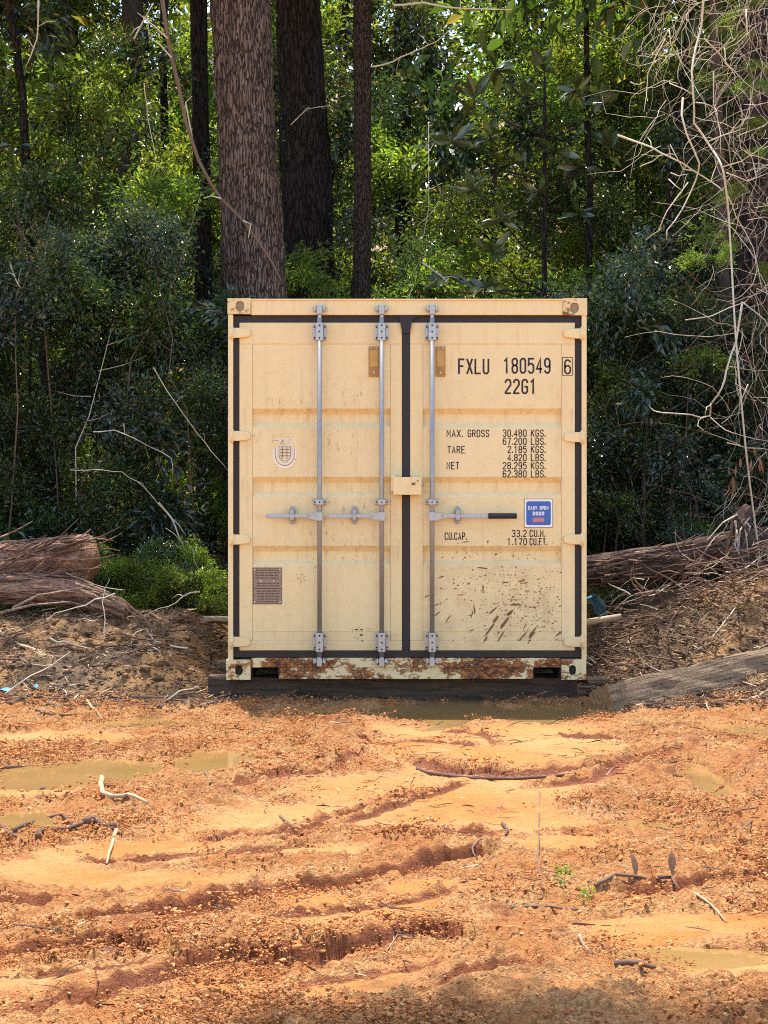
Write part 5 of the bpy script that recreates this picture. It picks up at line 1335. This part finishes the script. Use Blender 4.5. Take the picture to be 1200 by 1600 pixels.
# never shade the front of the container or the yard
hit_t = P[:, 1] / ts[1]
zc = P[:, 2] - hit_t * ts[2] * 1.0
front_z = P[:, 2] - (P[:, 1] + 0.0) / (-ts[1]) * -1 * 0
keep &= P[:, 1] - P[:, 2] / ts[2] * ts[1] > 2.5
scatter('forest_canopy', P[keep], rots(keep.sum(), r2, .3), S_[keep], [CANO], 'leafy canopy over the wood, closing above the picture', 'canopy')
# far wood that closes the view
r3 = np.random.default_rng(5)
n = 90000; y = r3.uniform(26, 52, n); x = r3.uniform(-1, 1, n) * (y + 12) * .42; g = terrain(x, y)
z = g + r3.uniform(0, 1, n) ** 1.1 * (23 - g)
kk = fbm(x * .35, z * .35 + y * .1, 3, 9); kp = r3.uniform(-.7, .3, n) < kk
Pf = np.stack([x, y, z], 1)[kp]
v, f = leaf_cloud(0, lambda n_, r_: (Pf, r_.normal(0, 1, Pf.shape)), .36, 8, .6)
tag(link('far_wood', mesh_from('far_wood', v, f), M['leafB']), 'distant leaves closing the view deep in the wood', 'woodland', kind='stuff')

_tick(4)
# ================================================================== loose ground pieces
def sticks(P, D, L, rad, bend, r):
    n = len(P); D = D / np.linalg.norm(D, axis=1)[:, None]
    A = np.cross(D, [0, 0, 1.0]) + 1e-6; A /= np.linalg.norm(A, axis=1)[:, None]; B = np.cross(D, A)
    rings = []
    for t, rs in ((-.5, .6), (0, 1), (.5, .35)):
        c = P + D * (L * t)[:, None] + A * (bend * L * (t * t * 4 - .5))[:, None] + B * (bend * .4 * L * (t * t * 4 - .5))[:, None] * -1
        for k in range(3):
            th = 2.094 * k; rings.append(c + (A * math.cos(th) + B * math.sin(th)) * (rad * rs)[:, None])
    V_ = np.stack(rings, 1).reshape(-1, 3); b = np.arange(n)[:, None] * 9
    q = []
    for i in (0, 3):
        for k in range(3):
            k2 = (k + 1) % 3; q.append(b + [i+k, i+k2, i+3+k2, i+3+k])
    return V_, np.concatenate(q, 0)
def litter(n, dens, seed, L=(.03, .14), rad=(.0018, .005), up=.25, zoff=.008):
    r = np.random.default_rng(seed); x, y = dens(n, r); z = terrain(x, y)
    az = r.uniform(0, 6.28, n); D = np.stack([np.cos(az), np.sin(az) * .8, r.normal(0, up, n)], 1)
    L_ = np.exp(r.uniform(math.log(L[0]), math.log(L[1]), n)); rd = r.uniform(*rad, n)
    return sticks(np.stack([x, y, z + zoff + r.uniform(0, .02, n)], 1), D, L_, rd, r.normal(0, .12, n), r)
def d_left(n, r):
    x = r.uniform(-4.0, -1.1, n); y = r.uniform(-.55, 3.2, n) ; return x, y
def d_right(n, r):
    x = r.uniform(1.45, 4.2, n); y = r.uniform(-.6, 3.6, n); return x, y
def d_yard(n, r):
    x = r.normal(0, 1, n) * 2.0; y = r.uniform(-7.2, -.2, n); 
    k = (fbm(x * .8, y * .8, 3, 99) > .02) | (y > -1.2); x = np.where(k, x, r.uniform(1.0, 3.5, n)); return x, y
vv_, ff_ = [], []; off = 0
for a in ((6500, d_left, 1), (15000, d_right, 2)):
    v, f = litter(a[0], a[1], a[2]); vv_.append(v); ff_.append(f + off); off += len(v)
tag(link('wood_litter', mesh_from('wood_litter', np.concatenate(vv_), np.concatenate(ff_)), M['litterpiece']), 'splinters, straw and bark scraps strewn over the banks beside the container', 'litter', kind='stuff')
v, f = litter(1500, d_yard, 3, (.02, .16), (.0012, .004), .12)
tag(link('yard_straw', mesh_from('yard_straw', v, f), M['litterpiece']), 'small twigs and straw pressed into the clay yard', 'litter', kind='stuff')
r5 = np.random.default_rng(31)
def fd(lo, hi, ya, yb):
    def g(r):
        x = r.uniform(lo, hi); y = r.uniform(ya, yb); return (x, y, TH(x, y) + r.uniform(.0, .30) * max(0, min(1, y - .6)) + .015), (r.gauss(0, 1), r.gauss(0, .6), r.gauss(.05, .28))
    return g
for n_, g_, mk, sd, lab in ((320, fd(1.45, 3.6, .6, 3.4), 'root', 1, 'dark roots and broken branches heaped right of the container'), (60, fd(1.5, 3.6, .2, 3.2), 'twig', 2, 'grey sticks strewn over the heap right of the container'),
                            (70, fd(-3.8, -1.3, -.3, 1.2), 'root', 3, 'dark roots poking from the left bank'), (36, fd(-3.8, -1.3, -.4, 2.0), 'twig', 4, 'pale sticks strewn over the left bank')):
    tag(tangle(n_, g_, .008 if mk == 'root' else .0055, 200 + sd, (.15, .6), .2).build('branch_debris', M[mk], base=(g_(random.Random(1))[0])), lab, 'debris', kind='stuff')
# crumbs of clay: deformed little lumps
ico = bmesh.new(); bmesh.ops.create_icosphere(ico, subdivisions=1, radius=1); IV = np.array([v_.co[:] for v_ in ico.verts]); IF = np.array([[q.index for q in f_.verts] for f_ in ico.faces]); ico.free()
def lumps(P, s, r):
    n = len(P); k = len(IV); jit = r.uniform(.62, 1.3, (n, k, 1)); az = r.uniform(0, 6.28, n); c, sn = np.cos(az), np.sin(az)
    q = IV[None] * jit * np.stack([r.uniform(.7, 1.4, n), r.uniform(.7, 1.3, n), r.uniform(.45, .85, n)], 1)[:, None, :]
    x = q[..., 0] * c[:, None] - q[..., 1] * sn[:, None]; y = q[..., 0] * sn[:, None] + q[..., 1] * c[:, None]
    V_ = np.stack([x, y, q[..., 2]], 2) * s[:, None, None] + P[:, None, :]
    return V_.reshape(-1, 3), (IF[None] + (np.arange(n) * k)[:, None, None]).reshape(-1, 3)
r4 = np.random.default_rng(11)
pch = []
for k in range(3):
    m_ = 120; rad_ = .11 * np.sqrt(r4.uniform(0, 1, m_)); a_ = r4.uniform(0, 6.28, m_); s_ = np.clip(np.exp(r4.normal(math.log(.0021), .6, m_)), .0011, .0085)
    v, f = lumps(np.stack([rad_*np.cos(a_), rad_*np.sin(a_), .004 + s_*.2 + .006 * r4.uniform(0, 1, m_)], 1), s_, r4)
    me = mesh_from('clod_patch', v, f); me.materials.append(M['clod']); px_, py_ = [(420, 1462), (760, 1392), (1010, 1400)][k]; gx_, gy_ = G(px_, py_)
    o = link('clod_patch', me, None, loc=(gx_, gy_, TH(gx_, gy_))); tag(o, ['patch of crumbled clay on the bank of the deep left rut', 'patch of crumbled clay where the centre rut ends', 'patch of crumbled clay above the lower right rut'][k], 'clods', kind='stuff'); pch.append(o)
n = 60000; y = -7.3 + 7.4 * r4.uniform(0, 1, n) ** 1.1; x = r4.uniform(-1, 1, n) * (y + 12) * .24
zz, c_, w_, l_, p_, u_ = terrain(x, y, True)
kp = (r4.uniform(0, 1, n) < (np.clip(c_, 0, 1) ** 2.5) * np.clip(fbm(x * 2.2, y * 2.2, 3, 55) * 1.6 + .35, 0, 1)) & (p_ < .2) & (w_ < .35)
x, y, zz = x[kp][:1500], y[kp][:1500], zz[kp][:1500]; print('patches', len(x))
scatter('clay_crumbs', np.stack([x, y, zz], 1), np.stack([r4.normal(0, .2, len(x)), r4.normal(0, .2, len(x)), r4.uniform(0, 6.28, len(x))], 1), np.clip(r4.lognormal(-.15, .35, len(x)), .4, 1.7), pch, 'loose crumbs and clods of dry clay along the ruts', 'clods', r4.integers(0, 3, len(x)))
n = 9000; x = np.concatenate([r4.uniform(-4, -1.1, n // 2), r4.uniform(1.45, 4.1, n // 2)]); y = r4.uniform(-.6, 2.8, n); zz = terrain(x, y); s = np.clip(np.exp(r4.normal(math.log(.012), .5, n)), .004, .045)
v, f = lumps(np.stack([x, y, zz + s * .1], 1), s, r4)
tag(link('soil_crumbs', mesh_from('soil_crumbs', v, f), M['clodd']), 'dark soil lumps on the banks beside the container', 'clods', kind='stuff')

_tick(5)
n = 60000; y = -7.3 + 7.2 * r4.uniform(0, 1, n) ** 1.1; x = r4.uniform(-1, 1, n) * (y + 12) * .24; zz, c_, w_, l_, p_, u_ = terrain(x, y, True)
kp = (r4.uniform(0, 1, n) < np.clip(c_, 0, 1) ** 1.5 * .8 + .04) & (p_ < .3); x, y, zz = x[kp][:9000], y[kp][:9000], zz[kp][:9000]
s = np.clip(np.exp(r4.normal(math.log(.0034), .5, len(x))), .0015, .012); v, f = lumps(np.stack([x, y, zz + s * .1], 1), s, r4)
tag(link('clay_crumb_scatter', mesh_from('clay_crumb_scatter', v, f), M['clod']), 'single crumbs of clay scattered over the whole yard', 'clods', kind='stuff')
# ---- single sticks and pieces one can pick out
def onground(px_, py_, dz=.0):
    """march along the view ray to the terrain"""
    D = 3.5
    for _ in range(700):
        s = FPX / D; xx, zz_ = (px_ - 600) / s, CAMZ + (755 - py_) / s
        if zz_ <= TH(xx, D - CAMD): break
        D += .03
    return Vector((xx, D - CAMD, TH(xx, D - CAMD) + dz))
def stick(pts, r0, m, label, cat='stick', name='stick', lift=None, group=None, taper=.5, sub=()):
    P = []
    for i, (a, b_) in enumerate(pts):
        p = onground(a, b_, r0 * .6)
        if lift: p = p + Vector((0, 0, 0))
        P.append(p)
    if lift:
        Y0 = P[0].y; P = [P[0]] + [W(a, b_, Y0 + .02 * i) for i, (a, b_) in enumerate(pts[1:])]
    Q = []
    for p, q in zip(P[:-1], P[1:]): Q += [p, (p + q) / 2 + Vector((rm.gauss(0, r0*.5), 0, rm.gauss(0, r0*.4)))]
    Q.append(P[-1]); mb = MB().tube(Q, (r0, r0 * taper), 7)
    for l in sub:
        S = [onground(a, b_, r0 * .5) for a, b_ in l]; mb.tube(S, (r0 * .7, r0 * .35), 6)
    return tag(mb.build(name, m, base=P[0], smooth=True), label, cat, group)
stick([(154,1212),(157,1228),(160,1243),(175,1248),(200,1251),(230,1258)], .015, M['pale'], 'pale forked stick standing in the mud by the left puddle', taper=.5, lift=False)
stick([(65,1235),(110,1231),(170,1230),(245,1231)], .010, M['twigd'], 'thin dark stick lying along the far left puddle')
stick([(0,1203),(60,1201),(120,1205),(215,1203)], .008, M['twigd'], 'long thin twig across the far side of the left puddle')
stick([(20,1305),(60,1292),(98,1276),(120,1299)], .011, M['root'], 'dark crooked branch at the left edge, first of the driftwood heap')
stick([(-5,1292),(12,1304),(40,1325)], .010, M['root'], 'short dark stick at the very left of the driftwood heap')
stick([(60,1312),(68,1300),(105,1301),(150,1298),(180,1301)], .014, M['root'], 'curved dark stick in the middle of the driftwood heap')
stick([(132,1294),(150,1291),(178,1298)], .022, M['root'], 'stubby dark chunk of wood by the left puddles', 'wood chunk', 'wood_chunk', taper=.7)
stick([(182,1300),(175,1325),(167,1358)], .009, M['pale'], 'thin pale twig hanging toward the camera from the driftwood heap')
stick([(438,1278),(455,1292),(470,1307)], .008, M['twigd'], 'short dark twig on the smooth orange clay left of centre')
stick([(320,1210),(328,1225),(335,1228)], .007, M['twigd'], 'tiny crooked twig beyond the small left puddle')
stick([(652,1203),(680,1212),(740,1218),(800,1219),(900,1212)], .010, M['root'], 'long reddish root half sunk in the clay right of centre', taper=.8)
stick([(843,1240),(842,1290),(840,1340),(846,1390)], .004, M['twigd'], 'hair-thin straight twig pointing at the camera right of centre', taper=.8)
stick([(742,1320),(738,1335),(746,1345)], .006, M['twigd'], 'small hooked twig in the rut at centre')
stick([(930,1386),(960,1372),(1000,1372),(1035,1390)], .008, M['twigd'], 'thin arched twig on the crumbs at lower right')
stick([(1028,1386),(1050,1378),(1062,1392)], .008, M['root'], 'short forked twig behind the arched one')
stick([(1085,1400),(1110,1420),(1135,1445)], .005, M['pale'], 'pale straw slanting across the lower right mud')
stick([(1148,1316),(1160,1300),(1175,1288)], .007, M['twigd'], 'short twig standing out at the right edge of the yard')
stick([(1105,1270),(1140,1272),(1185,1270)], .006, M['twigd'], 'thin twig lying beyond the crumbs at the right edge')
stick([(905,1472),(915,1484),(925,1493)], .007, M['splint'], 'pale stub of stick on the berm at lower right')
stick([(800,1424),(830,1420),(862,1423),(905,1430)], .008, M['twigd'], 'thin bowed twig above the berm at lower right')
stick([(960,1520),(1000,1520),(1040,1527)], .011, M['root'], 'dark stick at the near edge of the lower right puddle')
stick([(785,1290),(793,1302),(790,1310)], .008, M['root'], 'short stub of stick standing on the smooth clay right of centre')
stick([(745,1330),(746,1320),(752,1313)], .005, M['root'], 'tiny dark sprig by the long centre rut')
stick([(127,1093),(142,1105),(160,1125)], .010, M['pale'], 'straight pale stick pointing at the yard from the left bank')
stick([(48,1108),(80,1120),(120,1118)], .011, M['twigd'], 'brown stick at the foot of the left bank')
stick([(205,1092),(260,1094),(320,1082)], .010, M['twigd'], 'long bowed stick lying in front of the left bank')
stick([(18,997),(35,985),(55,976)], .010, M['pale'], 'pale bent stick on top of the left bank')
stick([(0,990),(30,1012),(70,1030),(110,1028)], .014, M['pale'], 'pale root curving down the left bank')
stick([(35,1065),(45,1080),(48,1090)], .006, M['pale'], 'thin upright straw low on the left bank')
stick([(0,838),(40,825),(65,808),(85,795)], .020, M['bark_log'], 'bare branch reaching up over the torn log', 'branch', 'branch', lift=True)
# right bank sticks
RS = [([(1045,955),(1075,935),(1100,915),(1130,890),(1180,879)], .014, 'twig', 'long bent branch leaning over the debris right of the container'),
      ([(1092,922),(1105,938),(1118,955)], .007, 'pale', 'short pale stick below the bent branch'),
      ([(1045,990),(1062,985),(1085,983)], .010, 'pale', 'pale stick on the shaded litter right of the container'),
      ([(1090,1020),(1115,995),(1150,950)], .009, 'twig', 'straight stick slanting up the sunlit litter bank'),
      ([(1155,942),(1175,915),(1195,875)], .010, 'pale', 'bright stick leaning on the bank at the right edge'),
      ([(982,1004),(985,1024)], .010, 'pale', 'stubby white stick upright in the litter right of the container'),
      ([(935,998),(955,1008),(975,1022)], .007, 'twig', 'thin stick sloping down beside the right container foot'),
      ([(1060,900),(1065,880),(1068,874)], .012, 'twig', 'short broken stub in front of the fallen trunk'),
      ([(1064,905),(1085,903),(1100,906)], .016, 'pale', 'freshly broken pale wood chunk in front of the fallen trunk'),
      ([(1130,910),(1150,907),(1175,904)], .010, 'pale', 'pale stick lying right of the broken wood chunk'),
      ([(1003,968),(1020,985),(1030,1000)], .007, 'twigd', 'dark stick in the hollow of the debris'),
      ([(1000,975),(1040,965),(1070,960)], .008, 'twigd', 'brown branch bridging the dark hollow of the debris'),
      ([(1130,1027),(1155,1048),(1200,1060)], .008, 'twigd', 'dark twig draped over the square timber'),
      ([(1095,1085),(1103,1100),(1108,1114)], .008, 'pale', 'small pale stick in the litter before the square timber'),
      ([(1160,1100),(1185,1090),(1205,1080)], .009, 'pale', 'pale stick at the right edge before the square timber')]
for l, r0, m_, lab in RS: stick(l, r0, M[m_], lab)
p = onground(955, 968); 
tag(MB().tube([W(905, 975, 1.6), W(930, 970, 1.62), W(970, 963, 1.65)], (.030, .022), 9).build('sawn_pole', M['pale'], base=W(905, 975, 1.6), smooth=True), 'pale peeled pole sticking out from behind the right side of the container', 'pole')
# blue tarp lump
rb = random.Random(8); vs_, fs = [], []; n1_, n2_ = 22, 12
c = W(918, 962, 1.9)
for i in range(n1_):
    for j in range(n2_):
        u = i / (n1_ - 1); v_ = j / (n2_ - 1); th = u * math.pi
        rr_ = .185 * (1 + .12 * math.sin(v_ * 9 + u * 5)) ; vs_.append((c.x + .15 * math.cos(th) * (1 - .4 * v_) + .02 * rb.gauss(0, .5), 1.9 + v_ * .28 + .01 * rb.gauss(0, 1), c.z + .165 * math.sin(th) ** .8 * (1 - .25 * v_) * (1 - .18 * math.sin(u * 14)) + .006 * rb.gauss(0, 1) - .01))
fs = [(i*n2_+j, i*n2_+j+1, (i+1)*n2_+j+1, (i+1)*n2_+j) for i in range(n1_-1) for j in range(n2_-1)]
o = link('plastic_sheet', mesh_from('plastic_sheet', np.array(vs_) - np.array(c), fs, True), M['tarp'], loc=c); tag(o, 'crumpled blue plastic sheet behind the right edge of the container', 'plastic sheet')
for px_, py_, lab in ((6, 1088, 'scrap of blue plastic at the left edge in the dark litter'), (54, 1083, 'tiny pale blue scrap in the litter right of the larger one')):
    c = onground(px_, py_, .01); s_ = .05 if px_ < 20 else .025
    v = np.array([(-s_, 0, 0), (-s_*.3, -.02, .02), (s_*.6, -.01, .006), (s_, .02, .02), (s_*.2, .05, .03), (-s_*.7, .04, .015)]); f = [(0,1,5), (1,4,5), (1,2,4), (2,3,4)]
    tag(link('plastic_scrap', mesh_from('plastic_scrap', v, f), M['tarp'], loc=c), lab, 'litter')
# two green weeds and two upright dead leaves in the yard
for px_, py_, lab in ((876, 1378, 'small green weed on the crumbs right of the thin twig'), (914, 1418, 'tiny green weed nearer the camera than the other one')):
    c = onground(px_, py_, 0); v, f = leaf_cloud(46, sprig_fn(.05, 1, 8, .004, .8), .022, px_, .35); tag(link('weed', mesh_from('weed', v, f), M['leafB'], loc=c + Vector((0, 0, .02))), lab, 'weed')
for px_, py_, lab in ((994, 1372, 'curled dead leaf standing in the mud, left one of two'), (1050, 1372, 'curled dead leaf standing in the mud, right one of two')):
    c = onground(px_, py_, .0); o = link('dead_leaf', DL, None, loc=c); o.scale = (.09, .09, .09); o.rotation_euler = (.3, R(-80), .6 + px_); tag(o, lab, 'leaf', 'curled leaves in the mud')

# unseen tree added beside the camera to shade the nearest strip of the yard
cam_t = thing('added_shade_tree', (-3.9, -8.2, 0), 'unseen tree added outside the left edge whose bough shades the nearest strip of the yard', 'tree')
v, f = bark_tube([Vector((-3.9, -8.2, -.2)), Vector((-3.8, -8.1, 4)), Vector((-3.6, -8, 7.5)), Vector((-2.2, -7, 9)), Vector((.6, -5.9, 9.2))], [.2, .17, .12, .08, .04], 24, 60, .02, 14, 2, 92)
link('trunk', mesh_from('trunk', v - np.array(cam_t.location), f, True), M['bark_mid'], cam_t)
for i, (px_, py_, up_) in enumerate([(640, 1672, 8.0), (760, 1664, 8.3), (880, 1668, 8.6), (1010, 1662, 8.2), (1140, 1670, 8.6), (540, 1680, 8.4)]):
    gx_, gy_ = G(px_, py_); q = Vector((gx_, gy_, 0)) + to_sun * (up_ / to_sun.z)
    o = link('crown', CAN, None, cam_t); o.location = q - cam_t.location; o.scale = (.55, .5, .5); o.rotation_euler = (0, 0, i)

_tick('end')
